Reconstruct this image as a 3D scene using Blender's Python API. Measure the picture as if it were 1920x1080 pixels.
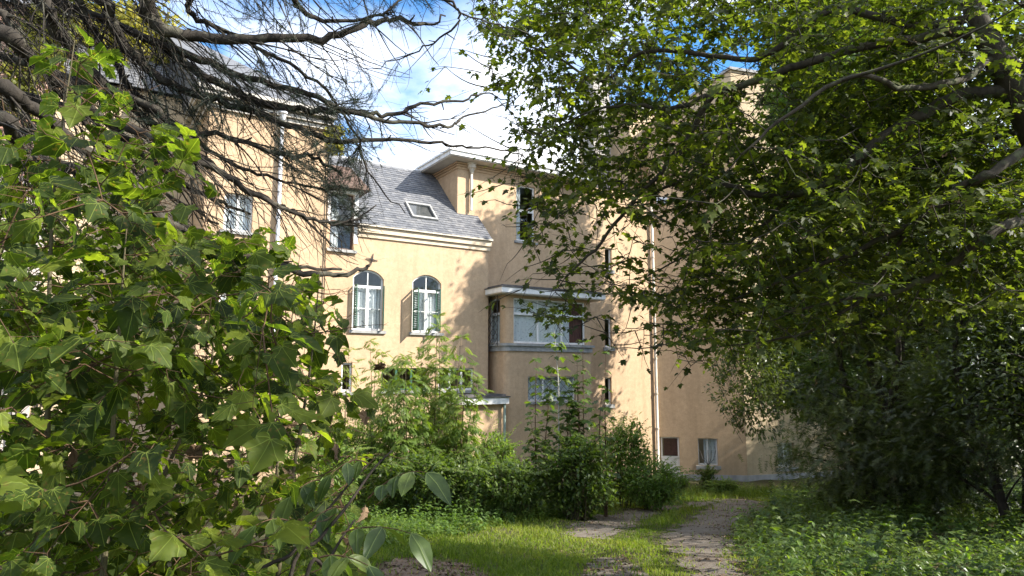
import bpy, bmesh, math
import numpy as np
from mathutils import Vector, Matrix

for o in list(bpy.data.objects):
    bpy.data.objects.remove(o)
C = bpy.context.scene.collection
SC = bpy.context.scene
R = math.radians

# ------------------------------------------------------------------ camera
CAMZ = 5.2
PITCH = R(7.3)
F = 1280.0
cam_data = bpy.data.cameras.new('camera')
cam_data.sensor_width = 36.0
cam_data.lens = 24.0
cam_data.clip_start = 0.05
cam_data.clip_end = 900.0
cam = bpy.data.objects.new('camera', cam_data)
C.objects.link(cam)
cam.location = (0, 0, CAMZ)
cam.rotation_euler = (R(90) + PITCH, 0, 0)
SC.camera = cam

# ------------------------------------------------------------------ sky, sun, exposure
SUN_EL = R(35.0)
SUN_H = (0.982, -0.185)                       # horizontal direction towards the sun
W = bpy.data.worlds.new('World')
SC.world = W
W.use_nodes = True
nt = W.node_tree
nt.nodes.clear()
N = nt.nodes.new
sky = N('ShaderNodeTexSky'); sky.sky_type = 'NISHITA'; sky.sun_disc = False
sky.sun_elevation = SUN_EL
sky.sun_rotation = math.atan2(SUN_H[0], SUN_H[1])
sky.air_density = 1.0; sky.dust_density = 0.6; sky.ozone_density = 2.5
bg = N('ShaderNodeBackground'); bg.inputs['Strength'].default_value = 0.105
hs = N('ShaderNodeHueSaturation'); hs.inputs['Saturation'].default_value = 1.3
nt.links.new(sky.outputs[0], hs.inputs['Color'])
nt.links.new(hs.outputs[0], bg.inputs['Color'])
tc = N('ShaderNodeTexCoord')
mp = N('ShaderNodeMapping'); mp.inputs['Scale'].default_value = (1.0, 1.0, 1.9)
mp.inputs['Location'].default_value = (2.087, -0.013, -1.96)
nt.links.new(tc.outputs['Generated'], mp.inputs['Vector'])
nz = N('ShaderNodeTexNoise'); nz.inputs['Scale'].default_value = 2.1
nz.inputs['Detail'].default_value = 9; nz.inputs['Roughness'].default_value = 0.56
nt.links.new(mp.outputs[0], nz.inputs['Vector'])
cr = N('ShaderNodeValToRGB')
cr.color_ramp.elements[0].position = 0.41; cr.color_ramp.elements[1].position = 0.56
nt.links.new(nz.outputs['Fac'], cr.inputs[0])
nz2 = N('ShaderNodeTexNoise'); nz2.inputs['Scale'].default_value = 3.2; nz2.inputs['Detail'].default_value = 6
nt.links.new(mp.outputs[0], nz2.inputs['Vector'])
cr2 = N('ShaderNodeValToRGB')
cr2.color_ramp.elements[0].position = 0.40; cr2.color_ramp.elements[0].color = (0.42, 0.50, 0.66, 1)
cr2.color_ramp.elements[1].position = 0.6; cr2.color_ramp.elements[1].color = (1, 1, 1, 1)
nt.links.new(nz2.outputs['Fac'], cr2.inputs[0])
bgc = N('ShaderNodeBackground'); bgc.inputs['Strength'].default_value = 0.76
nt.links.new(cr2.outputs[0], bgc.inputs['Color'])
mx = N('ShaderNodeMixShader'); out = N('ShaderNodeOutputWorld')
nt.links.new(cr.outputs[0], mx.inputs[0])
nt.links.new(bg.outputs[0], mx.inputs[1]); nt.links.new(bgc.outputs[0], mx.inputs[2])
nt.links.new(mx.outputs[0], out.inputs[0])

sd = bpy.data.lights.new('sun', 'SUN'); sd.energy = 3.9; sd.angle = R(0.5); sd.color = (1.0, 0.95, 0.87)
so = bpy.data.objects.new('sun', sd); C.objects.link(so)
tosun = Vector((SUN_H[0] * math.cos(SUN_EL), SUN_H[1] * math.cos(SUN_EL), math.sin(SUN_EL)))
so.rotation_euler = tosun.to_track_quat('Z', 'Y').to_euler()
so.location = tosun * 60

SC.view_settings.view_transform = 'Standard'
SC.view_settings.look = 'None'
SC.view_settings.gamma = 1.0
SC.view_settings.use_curve_mapping = False
SC.view_settings.exposure = 1.75
try:
    SC.cycles.use_denoising = True
    SC.cycles.max_bounces = 10
    SC.cycles.diffuse_bounces = 7
    SC.cycles.transmission_bounces = 8
    SC.cycles.transparent_max_bounces = 12
    SC.cycles.sample_clamp_indirect = 6.0
except Exception:
    pass

# ------------------------------------------------------------------ picture <-> place
cp, sp = math.cos(PITCH), math.sin(PITCH)
def ray(x, y):
    u = (x - 960.0) / F; v = (540.0 - y) / F
    return np.array((u, cp - v * sp, sp + v * cp))
def at(x, y, Y):
    d = ray(x, y); return np.array((0, 0, CAMZ)) + d * (Y / d[1])
def project(P):
    P = np.asarray(P, float); q = P - np.array((0, 0, CAMZ))
    dep = q[..., 1] * cp + q[..., 2] * sp
    up = -q[..., 1] * sp + q[..., 2] * cp
    dep_s = np.where(dep > 0.05, dep, 0.05)
    return 960 + F * q[..., 0] / dep_s, 540 - F * up / dep_s, dep
def ground_z(x, y):
    x = np.asarray(x, float); y = np.asarray(y, float)
    b = 4.05 - 0.117 * y
    z = 0.5 * (b + np.sqrt(b * b + 0.10)) - 0.47          # falls away from the viewer, level by the house
    z = z + 0.05 * np.sin(x * 0.9 + 1.3) * np.cos(y * 0.7) + 0.03 * np.sin(x * 2.3 + y * 1.7)
    z = z + np.clip((x - 7) / 10, 0, 1) * 0.35 * np.clip((30 - y) / 15, 0, 1)
    return z
def gpix(x, y):
    d = ray(x, y); o = np.array((0, 0, CAMZ)); lo, hi = 1.0, 200.0
    for _ in range(50):
        m = 0.5 * (lo + hi); p = o + d * m
        if p[2] > ground_z(p[0], p[1]): lo = m
        else: hi = m
    return o + d * lo
def gpt(x, y): return np.array((x, y, float(ground_z(x, y))))

# ------------------------------------------------------------------ mesh helpers
class MB:
    def __init__(s):
        s.v = []; s.t = []; s.q = []; s.uv = []; s.tn = []; s.n = 0
    def add(s, v, tri=None, quad=None, uv=None, tint=0.5):
        v = np.asarray(v, float).reshape(-1, 3); k = len(v)
        s.v.append(v)
        if tri is not None and len(tri): s.t.append(np.asarray(tri, np.int64).reshape(-1, 3) + s.n)
        if quad is not None and len(quad): s.q.append(np.asarray(quad, np.int64).reshape(-1, 4) + s.n)
        s.uv.append(np.zeros((k, 2)) if uv is None else np.asarray(uv, float).reshape(-1, 2))
        s.tn.append(np.full(k, tint, float) if np.isscalar(tint) else np.asarray(tint, float))
        s.n += k
    def empty(s): return s.n == 0
    def box(s, c, tint=0.5):
        s.add(c, quad=[(0, 3, 2, 1), (4, 5, 6, 7), (0, 1, 5, 4), (1, 2, 6, 5), (2, 3, 7, 6), (3, 0, 4, 7)], tint=tint)
    def abox(s, x0, x1, y0, y1, z0, z1, tint=0.5):
        s.box([(x0, y0, z0), (x1, y0, z0), (x1, y1, z0), (x0, y1, z0), (x0, y0, z1), (x1, y0, z1), (x1, y1, z1), (x0, y1, z1)], tint)
    def tube(s, P, rad, sides=6, cap=True, tint=0.5):
        P = np.asarray(P, float); k = len(P)
        rad = np.broadcast_to(np.asarray(rad, float), (k,))
        T = np.gradient(P, axis=0); T /= (np.linalg.norm(T, axis=1)[:, None] + 1e-9)
        ref = np.array((0.0, 0, 1)) if abs(T[0, 2]) < 0.9 else np.array((1.0, 0, 0))
        A = np.cross(T, ref); A /= (np.linalg.norm(A, axis=1)[:, None] + 1e-9)
        B = np.cross(T, A)
        a = np.arange(sides) * 2 * math.pi / sides
        V = P[:, None, :] + rad[:, None, None] * (np.cos(a)[None, :, None] * A[:, None, :] + np.sin(a)[None, :, None] * B[:, None, :])
        i = np.arange(k - 1)[:, None] * sides; j = np.arange(sides)[None, :]; j2 = (j + 1) % sides
        Q = np.stack([i + j, i + j2, i + sides + j2, i + sides + j], -1).reshape(-1, 4)
        L = np.concatenate([[0], np.cumsum(np.linalg.norm(np.diff(P, axis=0), axis=1))])
        uv = np.stack([np.broadcast_to(j / sides, (k, sides)), np.broadcast_to(L[:, None], (k, sides))], -1).reshape(-1, 2)
        s.add(V.reshape(-1, 3), quad=Q, uv=uv, tint=tint)
        if cap and sides > 3:
            n0 = s.n - k * sides
            for e in (0, (k - 1) * sides):
                s.t.append(np.array([(n0 + e, n0 + e + m, n0 + e + m + 1) for m in range(1, sides - 1)]))
    def mesh(s, name, mat, base=(0, 0, 0), smooth=False):
        me = bpy.data.meshes.new(name)
        V = np.concatenate(s.v) - np.asarray(base, float)
        T = np.concatenate(s.t) if s.t else np.zeros((0, 3), np.int64)
        Q = np.concatenate(s.q) if s.q else np.zeros((0, 4), np.int64)
        me.vertices.add(len(V)); me.vertices.foreach_set('co', V.astype(np.float32).ravel())
        li = np.concatenate([T.ravel(), Q.ravel()]).astype(np.int32)
        me.loops.add(len(li)); me.loops.foreach_set('vertex_index', li)
        st = np.concatenate([np.arange(len(T)) * 3, len(T) * 3 + np.arange(len(Q)) * 4]).astype(np.int32)
        me.polygons.add(len(st)); me.polygons.foreach_set('loop_start', st)
        try: me.polygons.foreach_set('loop_total', np.concatenate([np.full(len(T), 3), np.full(len(Q), 4)]).astype(np.int32))
        except Exception: pass
        me.polygons.foreach_set('use_smooth', np.full(len(st), bool(smooth)))
        ul = me.uv_layers.new(name='UVMap')
        ul.data.foreach_set('uv', np.concatenate(s.uv)[li].astype(np.float32).ravel())
        at_ = me.attributes.new('tint', 'FLOAT', 'POINT')
        at_.data.foreach_set('value', np.concatenate(s.tn).astype(np.float32))
        me.update(calc_edges=True); me.validate()
        if mat: me.materials.append(mat)
        return me

def tag(o, label=None, cat=None, group=None, kind=None):
    if label: o['label'] = label
    if cat: o['category'] = cat
    if group: o['group'] = group
    if kind: o['kind'] = kind
    return o
def thing(name, base, label, cat, group=None):
    o = bpy.data.objects.new(name, None); C.objects.link(o)
    o.location = tuple(float(b) for b in base); o.empty_display_size = 0.3
    return tag(o, label, cat, group)
def wbase(p):
    b = np.zeros(3)
    while p is not None:
        b += np.array(p.location); p = p.parent
    return b
def obj(name, mb, mat, parent=None, smooth=False, label=None, kind=None):
    if mb.empty(): return None
    b = wbase(parent) if parent else np.zeros(3)
    o = bpy.data.objects.new(name, mb.mesh(name, mat, b, smooth)); C.objects.link(o)
    if parent: o.parent = parent
    if label: o['label'] = label
    if kind: o['kind'] = kind
    return o

# ------------------------------------------------------------------ materials
def newmat(name):
    m = bpy.data.materials.new(name); m.use_nodes = True; t = m.node_tree
    return m, t, t.nodes['Principled BSDF'], t.nodes['Material Output']
def lk(t, a, b): t.links.new(a, b)
def ramp(t, fac, stops):
    r = t.nodes.new('ShaderNodeValToRGB'); e = r.color_ramp.elements
    while len(e) < len(stops): e.new(0.5)
    for k, (p, c) in enumerate(stops):
        e[k].position = p; e[k].color = tuple(c) + (1,)
    lk(t, fac, r.inputs[0]); return r.outputs[0]
def noise(t, scale, detail=4, rough=0.55, coord='Object', stretch=None):
    c = t.nodes.new('ShaderNodeTexCoord'); v = c.outputs[coord]
    if stretch:
        mpn = t.nodes.new('ShaderNodeMapping'); mpn.inputs['Scale'].default_value = stretch
        lk(t, v, mpn.inputs['Vector']); v = mpn.outputs[0]
    n = t.nodes.new('ShaderNodeTexNoise'); n.inputs['Scale'].default_value = scale
    n.inputs['Detail'].default_value = detail; n.inputs['Roughness'].default_value = rough
    lk(t, v, n.inputs['Vector']); return n.outputs['Fac']
def mixc(t, fac, a, b, mode='MIX'):
    m = t.nodes.new('ShaderNodeMix'); m.data_type = 'RGBA'; m.blend_type = mode
    if isinstance(fac, (int, float)): m.inputs['Factor'].default_value = fac
    else: lk(t, fac, m.inputs['Factor'])
    for k, v in ((6, a), (7, b)):
        if isinstance(v, tuple): m.inputs[k].default_value = v + (1,)
        else: lk(t, v, m.inputs[k])
    return m.outputs[2]
def mathn(t, op, a, b=0.0, clamp=False):
    m = t.nodes.new('ShaderNodeMath'); m.operation = op; m.use_clamp = clamp
    for k, v in ((0, a), (1, b)):
        if isinstance(v, (int, float)): m.inputs[k].default_value = v
        else: lk(t, v, m.inputs[k])
    return m.outputs[0]
def bump(t, h, b, strength=0.3, dist=0.01):
    n = t.nodes.new('ShaderNodeBump'); n.inputs['Strength'].default_value = strength; n.inputs['Distance'].default_value = dist
    lk(t, h, n.inputs['Height']); lk(t, n.outputs[0], b.inputs['Normal'])
def attr(t, name='tint'):
    a = t.nodes.new('ShaderNodeAttribute'); a.attribute_name = name; return a.outputs['Fac']

def simple(name, c1, c2, scale=6, rough=0.7, bs=0.2, detail=5, stretch=None, spec=None, metal=0):
    m, t, b, o = newmat(name)
    f = noise(t, scale, detail, stretch=stretch)
    lk(t, ramp(t, f, [(0.3, c1), (0.7, c2)]), b.inputs['Base Color'])
    b.inputs['Roughness'].default_value = rough; b.inputs['Metallic'].default_value = metal
    if spec is not None: b.inputs['Specular IOR Level'].default_value = spec
    if bs: bump(t, noise(t, scale * 6, 4, stretch=stretch), b, bs, 0.008)
    return m

def stucco(name, base, dark):
    m, t, b, o = newmat(name)
    big = noise(t, 0.55, 6, 0.6)
    streak = noise(t, 1.3, 6, 0.65, stretch=(1.6, 1.6, 0.16))
    fine = noise(t, 26, 5, 0.7)
    c = ramp(t, big, [(0.3, tuple(x * 0.86 for x in base)), (0.62, base)])
    c = mixc(t, ramp(t, streak, [(0.47, (0, 0, 0)), (0.74, (0.55, 0.55, 0.55))]), c, dark)
    medm = noise(t, 5.5, 5, 0.65)
    c = mixc(t, 1.0, c, ramp(t, medm, [(0.3, (0.87, 0.85, 0.82)), (0.7, (1.07, 1.06, 1.05))]), 'MULTIPLY')
    g = ramp(t, fine, [(0.25, (0.80, 0.80, 0.80)), (0.75, (1.1, 1.1, 1.1))])
    c = mixc(t, 1.0, c, g, 'MULTIPLY')
    # rain-splash grime near the foot of the wall
    co = t.nodes.new('ShaderNodeNewGeometry'); sx = t.nodes.new('ShaderNodeSeparateXYZ'); lk(t, co.outputs['Position'], sx.inputs[0])
    low = mathn(t, 'SUBTRACT', 1.0, mathn(t, 'MULTIPLY', sx.outputs['Z'], 0.5), True)
    low = mathn(t, 'MULTIPLY', low, streak, True)
    c = mixc(t, mathn(t, 'MULTIPLY', low, 0.8, True), c, (0.25, 0.20, 0.13))
    lk(t, c, b.inputs['Base Color']); b.inputs['Roughness'].default_value = 0.92
    b.inputs['Specular IOR Level'].default_value = 0.15
    bump(t, noise(t, 34, 6, 0.75), b, 0.75, 0.02)
    return m

def leafmat(name, dark, mid, light, trans=0.42, rough=0.38, veins=True, spec=0.45, tcol=1.9, brown=False):
    m, t, b, o = newmat(name)
    tn = attr(t)
    c = ramp(t, tn, [(0.05, dark), (0.5, mid), (0.9, light)])
    uv0 = t.nodes.new('ShaderNodeTexCoord'); cx = t.nodes.new('ShaderNodeCombineXYZ'); sx0 = t.nodes.new('ShaderNodeSeparateXYZ')
    lk(t, uv0.outputs['UV'], sx0.inputs[0]); lk(t, sx0.outputs['X'], cx.inputs[0]); lk(t, sx0.outputs['Y'], cx.inputs[1]); lk(t, mathn(t, 'MULTIPLY', tn, 41.0), cx.inputs[2])
    nn_ = t.nodes.new('ShaderNodeTexNoise'); nn_.inputs['Scale'].default_value = 4.5; nn_.inputs['Detail'].default_value = 4; nn_.inputs['Roughness'].default_value = 0.6
    lk(t, cx.outputs[0], nn_.inputs['Vector']); mot = nn_.outputs['Fac']
    if brown:
        c = mixc(t, ramp(t, mot, [(0.60, (0, 0, 0)), (0.70, (0.8, 0.8, 0.8))]), c, (0.11, 0.075, 0.022))
        c = mixc(t, ramp(t, mot, [(0.30, (0.55, 0.55, 0.55)), (0.40, (0, 0, 0))]), c, (0.13, 0.125, 0.02))
    c = mixc(t, 1.0, c, ramp(t, mot, [(0.3, (0.78, 0.80, 0.75)), (0.7, (1.15, 1.12, 1.05))]), 'MULTIPLY')
    if veins:
        uvn = t.nodes.new('ShaderNodeTexCoord'); sx = t.nodes.new('ShaderNodeSeparateXYZ'); lk(t, uvn.outputs['UV'], sx.inputs[0])
        ang = mathn(t, 'ARCTAN2', sx.outputs['X'], sx.outputs['Y'])
        per = 0.66
        fr = mathn(t, 'PINGPONG', mathn(t, 'ADD', ang, per * 10), per / 2)
        rr = t.nodes.new('ShaderNodeVectorMath'); rr.operation = 'LENGTH'; lk(t, uvn.outputs['UV'], rr.inputs[0])
        dist = mathn(t, 'MULTIPLY', fr, rr.outputs['Value'])
        v1 = mathn(t, 'LESS_THAN', dist, 0.010)
        c = mixc(t, mathn(t, 'MULTIPLY', v1, 0.5), c, tuple(min(1, x * 1.9 + 0.03) for x in light))
        bump(t, mathn(t, 'MINIMUM', mathn(t, 'MULTIPLY', dist, 6.0), 0.35), b, 0.5, 0.01)
    lk(t, c, b.inputs['Base Color'])
    b.inputs['Roughness'].default_value = rough; b.inputs['Specular IOR Level'].default_value = spec
    tr = t.nodes.new('ShaderNodeBsdfTranslucent')
    tc_ = mixc(t, 1.0, c, (tcol * 1.15, tcol * 1.22, tcol * 0.36), 'MULTIPLY')
    lk(t, tc_, tr.inputs['Color'])
    ms = t.nodes.new('ShaderNodeMixShader'); ms.inputs[0].default_value = trans
    lk(t, b.outputs[0], ms.inputs[1]); lk(t, tr.outputs[0], ms.inputs[2]); lk(t, ms.outputs[0], o.inputs['Surface'])
    return m

def barkmat(name, c1, c2, c3=None):
    m, t, b, o = newmat(name)
    f = noise(t, 14, 6, 0.65, stretch=(1, 1, 0.35))
    c = ramp(t, f, [(0.3, c1), (0.7, c2)])
    if c3: c = mixc(t, ramp(t, noise(t, 5, 5, 0.6), [(0.52, (0, 0, 0)), (0.66, (0.8, 0.8, 0.8))]), c, c3)
    lk(t, c, b.inputs['Base Color']); b.inputs['Roughness'].default_value = 0.9; b.inputs['Specular IOR Level'].default_value = 0.2
    bump(t, noise(t, 40, 5, 0.7), b, 0.8, 0.012)
    return m

M = {}
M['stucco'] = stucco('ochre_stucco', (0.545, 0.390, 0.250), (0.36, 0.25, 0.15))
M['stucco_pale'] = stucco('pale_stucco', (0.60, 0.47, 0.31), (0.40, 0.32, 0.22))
M['stone'] = simple('grey_stone', (0.20, 0.20, 0.19), (0.34, 0.33, 0.31), 5, 0.85, 0.4)
M['plinth'] = simple('plinth_render', (0.20, 0.20, 0.21), (0.36, 0.35, 0.34), 2.5, 0.9, 0.4, stretch=(1, 1, 0.4))
M['white'] = simple('white_paint', (0.60, 0.58, 0.54), (0.78, 0.77, 0.74), 4, 0.5, 0.1, stretch=(1, 1, 0.3))
M['cream'] = simple('cream_paint', (0.46, 0.36, 0.24), (0.58, 0.46, 0.32), 3, 0.65, 0.15)
M['soffit'] = simple('soffit_boards', (0.42, 0.38, 0.33), (0.56, 0.52, 0.46), 3, 0.8, 0.15)
M['brown'] = simple('brown_wood', (0.07, 0.04, 0.025), (0.13, 0.075, 0.05), 7, 0.7, 0.2)
M['green'] = simple('green_paint', (0.012, 0.060, 0.034), (0.022, 0.095, 0.055), 5, 0.5, 0.15, stretch=(1, 1, 0.3))
M['iron'] = simple('wrought_iron', (0.02, 0.02, 0.022), (0.06, 0.05, 0.045), 20, 0.7, 0.2)
M['pipe'] = simple('pipe_paint', (0.40, 0.35, 0.28), (0.55, 0.49, 0.40), 6, 0.7, 0.2, stretch=(1, 1, 0.3))
M['zinc'] = simple('zinc_pipe', (0.45, 0.46, 0.48), (0.62, 0.63, 0.65), 6, 0.5, 0.1, metal=0.3)
M['felt'] = simple('roofing_felt', (0.05, 0.05, 0.05), (0.11, 0.10, 0.095), 4, 0.95, 0.4)
M['mortar'] = simple('mortar', (0.36, 0.31, 0.27), (0.46, 0.41, 0.36), 8, 0.95, 0.3)
M['copper'] = simple('green_copper', (0.16, 0.22, 0.19), (0.28, 0.33, 0.28), 4, 0.7, 0.2)
M['concrete'] = simple('rough_concrete', (0.24, 0.22, 0.20), (0.42, 0.39, 0.35), 3, 0.95, 0.5)

def tintmat(name, stops, rough=0.8, nscale=12, nbump=0.2, spec=0.3):
    m, t, b, o = newmat(name)
    c = ramp(t, attr(t), stops)
    c = mixc(t, 1.0, c, ramp(t, noise(t, nscale, 4), [(0.3, (0.75, 0.75, 0.75)), (0.7, (1.15, 1.15, 1.15))]), 'MULTIPLY')
    lk(t, c, b.inputs['Base Color']); b.inputs['Roughness'].default_value = rough; b.inputs['Specular IOR Level'].default_value = spec
    if nbump: bump(t, noise(t, nscale * 4, 4), b, nbump, 0.006)
    return m
M['slate'] = tintmat('roof_slate', [(0, (0.085, 0.088, 0.098)), (0.5, (0.13, 0.133, 0.142)), (1, (0.19, 0.187, 0.185))], 0.6, 8, 0.25, 0.35)
M['brick'] = tintmat('old_brick', [(0, (0.30, 0.15, 0.11)), (0.5, (0.42, 0.27, 0.21)), (1, (0.50, 0.38, 0.31))], 0.9, 14, 0.4, 0.2)

def glassmat():
    m, t, b, o = newmat('window_glass'); t.nodes.remove(b)
    tr = t.nodes.new('ShaderNodeBsdfTransparent'); tr.inputs['Color'].default_value = (0.80, 0.84, 0.84, 1)
    gl = t.nodes.new('ShaderNodeBsdfGlossy'); gl.inputs['Roughness'].default_value = 0.02
    lw_ = t.nodes.new('ShaderNodeLayerWeight'); lw_.inputs['Blend'].default_value = 0.5
    fr = mathn(t, 'ADD', mathn(t, 'MULTIPLY', mathn(t, 'POWER', lw_.outputs['Facing'], 3.0), 0.7), 0.06, True)
    nm = t.nodes.new('ShaderNodeBump'); nm.inputs['Strength'].default_value = 0.04; lk(t, noise(t, 1.5, 2), nm.inputs['Height'])
    lk(t, nm.outputs[0], gl.inputs['Normal'])
    ms = t.nodes.new('ShaderNodeMixShader'); lk(t, fr, ms.inputs[0]); lk(t, tr.outputs[0], ms.inputs[1]); lk(t, gl.outputs[0], ms.inputs[2])
    lk(t, ms.outputs[0], o.inputs['Surface']); return m
M['glass'] = glassmat()
def lacemat():
    m, t, b, o = newmat('lace_curtain')
    vo = t.nodes.new('ShaderNodeTexVoronoi'); vo.inputs['Scale'].default_value = 11
    c_ = t.nodes.new('ShaderNodeTexCoord'); lk(t, c_.outputs['UV'], vo.inputs['Vector'])
    c = ramp(t, vo.outputs['Distance'], [(0.12, (0.58, 0.57, 0.56)), (0.4, (0.86, 0.85, 0.83))])
    lk(t, c, b.inputs['Base Color']); b.inputs['Roughness'].default_value = 0.9
    tr = t.nodes.new('ShaderNodeBsdfTranslucent'); lk(t, c, tr.inputs['Color'])
    ms = t.nodes.new('ShaderNodeMixShader'); ms.inputs[0].default_value = 0.12
    lk(t, b.outputs[0], ms.inputs[1]); lk(t, tr.outputs[0], ms.inputs[2]); lk(t, ms.outputs[0], o.inputs['Surface'])
    return m
M['lace'] = lacemat()
M['redcurtain'] = simple('brown_red_curtain', (0.12, 0.05, 0.04), (0.20, 0.09, 0.07), 6, 0.9, 0.1)

M['syc'] = leafmat('sycamore_leaf', (0.022, 0.036, 0.009), (0.046, 0.072, 0.012), (0.12, 0.150, 0.020), 0.55, 0.58, True, 0.20, 2.3, True)
M['maple'] = leafmat('maple_leaf', (0.022, 0.034, 0.010), (0.054, 0.074, 0.015), (0.120, 0.140, 0.022), 0.52, 0.55, False, 0.25, 2.2, True)
M['ash'] = leafmat('ash_leaf', (0.042, 0.075, 0.016), (0.088, 0.140, 0.026), (0.145, 0.190, 0.042), 0.42, 0.45, False, 0.35)
M['walnut'] = leafmat('walnut_leaf', (0.030, 0.052, 0.016), (0.050, 0.085, 0.020), (0.085, 0.115, 0.024), 0.42, 0.42, True, 0.35)
M['dark'] = leafmat('evergreen_leaf', (0.022, 0.031, 0.010), (0.044, 0.062, 0.017), (0.082, 0.104, 0.026), 0.36, 0.38, False, 0.35)
M['shrub'] = leafmat('shrub_leaf', (0.032, 0.060, 0.016), (0.060, 0.100, 0.022), (0.115, 0.160, 0.032), 0.40, 0.42, False, 0.4)
M['bright'] = leafmat('bright_leaf', (0.055, 0.100, 0.022), (0.100, 0.165, 0.034), (0.165, 0.22, 0.055), 0.42, 0.5, False, 0.3)
M['creeper'] = leafmat('yellow_creeper', (0.10, 0.11, 0.018), (0.22, 0.21, 0.030), (0.36, 0.31, 0.04), 0.42, 0.5, False, 0.3, 1.5)
M['needle'] = leafmat('conifer_needle', (0.010, 0.020, 0.016), (0.020, 0.034, 0.026), (0.040, 0.054, 0.036), 0.15, 0.5, False, 0.3)
M['grass'] = leafmat('grass_blade', (0.065, 0.105, 0.015), (0.115, 0.165, 0.022), (0.19, 0.21, 0.050), 0.40, 0.5, False, 0.25)
M['deadleaf'] = tintmat('dead_leaf', [(0, (0.05, 0.03, 0.018)), (0.5, (0.13, 0.08, 0.045)), (1, (0.27, 0.19, 0.11))], 0.85, 20, 0, 0.25)
M['bark'] = barkmat('conifer_bark', (0.018, 0.015, 0.012), (0.050, 0.042, 0.033), (0.11, 0.105, 0.075))
M['mbark'] = barkmat('maple_bark', (0.030, 0.025, 0.019), (0.075, 0.062, 0.045), (0.09, 0.10, 0.05))
M['dbark'] = barkmat('dark_bark', (0.020, 0.016, 0.012), (0.05, 0.04, 0.03))
M['stem'] = barkmat('green_stem', (0.055, 0.050, 0.028), (0.12, 0.10, 0.055))
M['redstem'] = barkmat('red_petiole', (0.065, 0.036, 0.022), (0.12, 0.075, 0.04))
M['paleb'] = barkmat('pale_bark', (0.30, 0.28, 0.24), (0.52, 0.50, 0.46))
# ================================================================== GROUND
def groundmat():
    m, t, b, o = newmat('woodland_soil')
    f = noise(t, 1.1, 8, 0.65)
    c = ramp(t, f, [(0.30, (0.050, 0.040, 0.024)), (0.5, (0.075, 0.075, 0.030)), (0.7, (0.10, 0.085, 0.05))])
    g = noise(t, 30, 5, 0.7)
    c = mixc(t, 1.0, c, ramp(t, g, [(0.3, (0.6, 0.6, 0.6)), (0.7, (1.3, 1.25, 1.2))]), 'MULTIPLY')
    lk(t, c, b.inputs['Base Color']); b.inputs['Roughness'].default_value = 0.95; b.inputs['Specular IOR Level'].default_value = 0.15
    bump(t, noise(t, 18, 6, 0.7), b, 0.8, 0.04); return m
M['soil'] = groundmat()
def pathmat():
    m, t, b, o = newmat('worn_tarmac')
    c = ramp(t, noise(t, 1.7, 7, 0.65), [(0.3, (0.120, 0.098, 0.074)), (0.6, (0.185, 0.160, 0.130)), (0.8, (0.23, 0.205, 0.175))])
    c = mixc(t, ramp(t, noise(t, 0.9, 8, 0.7), [(0.42, (0, 0, 0)), (0.70, (0.85, 0.85, 0.85))]), c, (0.115, 0.085, 0.058))
    c = mixc(t, 1.0, c, ramp(t, noise(t, 60, 4, 0.8), [(0.25, (0.6, 0.6, 0.6)), (0.75, (1.25, 1.25, 1.25))]), 'MULTIPLY')
    lk(t, c, b.inputs['Base Color']); b.inputs['Roughness'].default_value = 0.95; b.inputs['Specular IOR Level'].default_value = 0.2
    bump(t, noise(t, 45, 6, 0.8), b, 0.9, 0.02); return m
M['path'] = pathmat()
M['dirt'] = simple('brown_earth', (0.085, 0.055, 0.036), (0.17, 0.115, 0.075), 3, 0.95, 0.9, detail=8)

def build_ground():
    xs = np.unique(np.concatenate([np.linspace(-220, -30, 14), np.linspace(-30, 34, 190), np.linspace(34, 220, 14)]))
    ys = np.unique(np.concatenate([np.linspace(-25, 0, 12), np.linspace(0, 45, 170), np.linspace(45, 320, 16)]))
    X, Y = np.meshgrid(xs, ys); Z = ground_z(X, Y)
    mb = MB(); nx, ny = len(xs), len(ys)
    i = (np.arange(ny - 1)[:, None] * nx + np.arange(nx - 1)[None, :])
    q = np.stack([i, i + 1, i + nx + 1, i + nx], -1).reshape(-1, 4)
    mb.add(np.stack([X, Y, Z], -1).reshape(-1, 3), quad=q)
    obj('ground', mb, M['soil'], smooth=True, kind='structure')
build_ground()

rng = np.random.RandomState(7)
def inpoly(x, y, poly):
    x = np.asarray(x, float); y = np.asarray(y, float); r = np.zeros(x.shape, bool)
    n = len(poly); j = n - 1
    for i in range(n):
        xi, yi = poly[i]; xj, yj = poly[j]
        if yi != yj:
            c = ((yi > y) != (yj > y)) & (x < (xj - xi) * (y - yi) / (yj - yi) + xi)
            r ^= c
        j = i
    return r
def gpoly(pix): return [tuple(gpix(x, y)[:2]) for x, y in pix]
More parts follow.
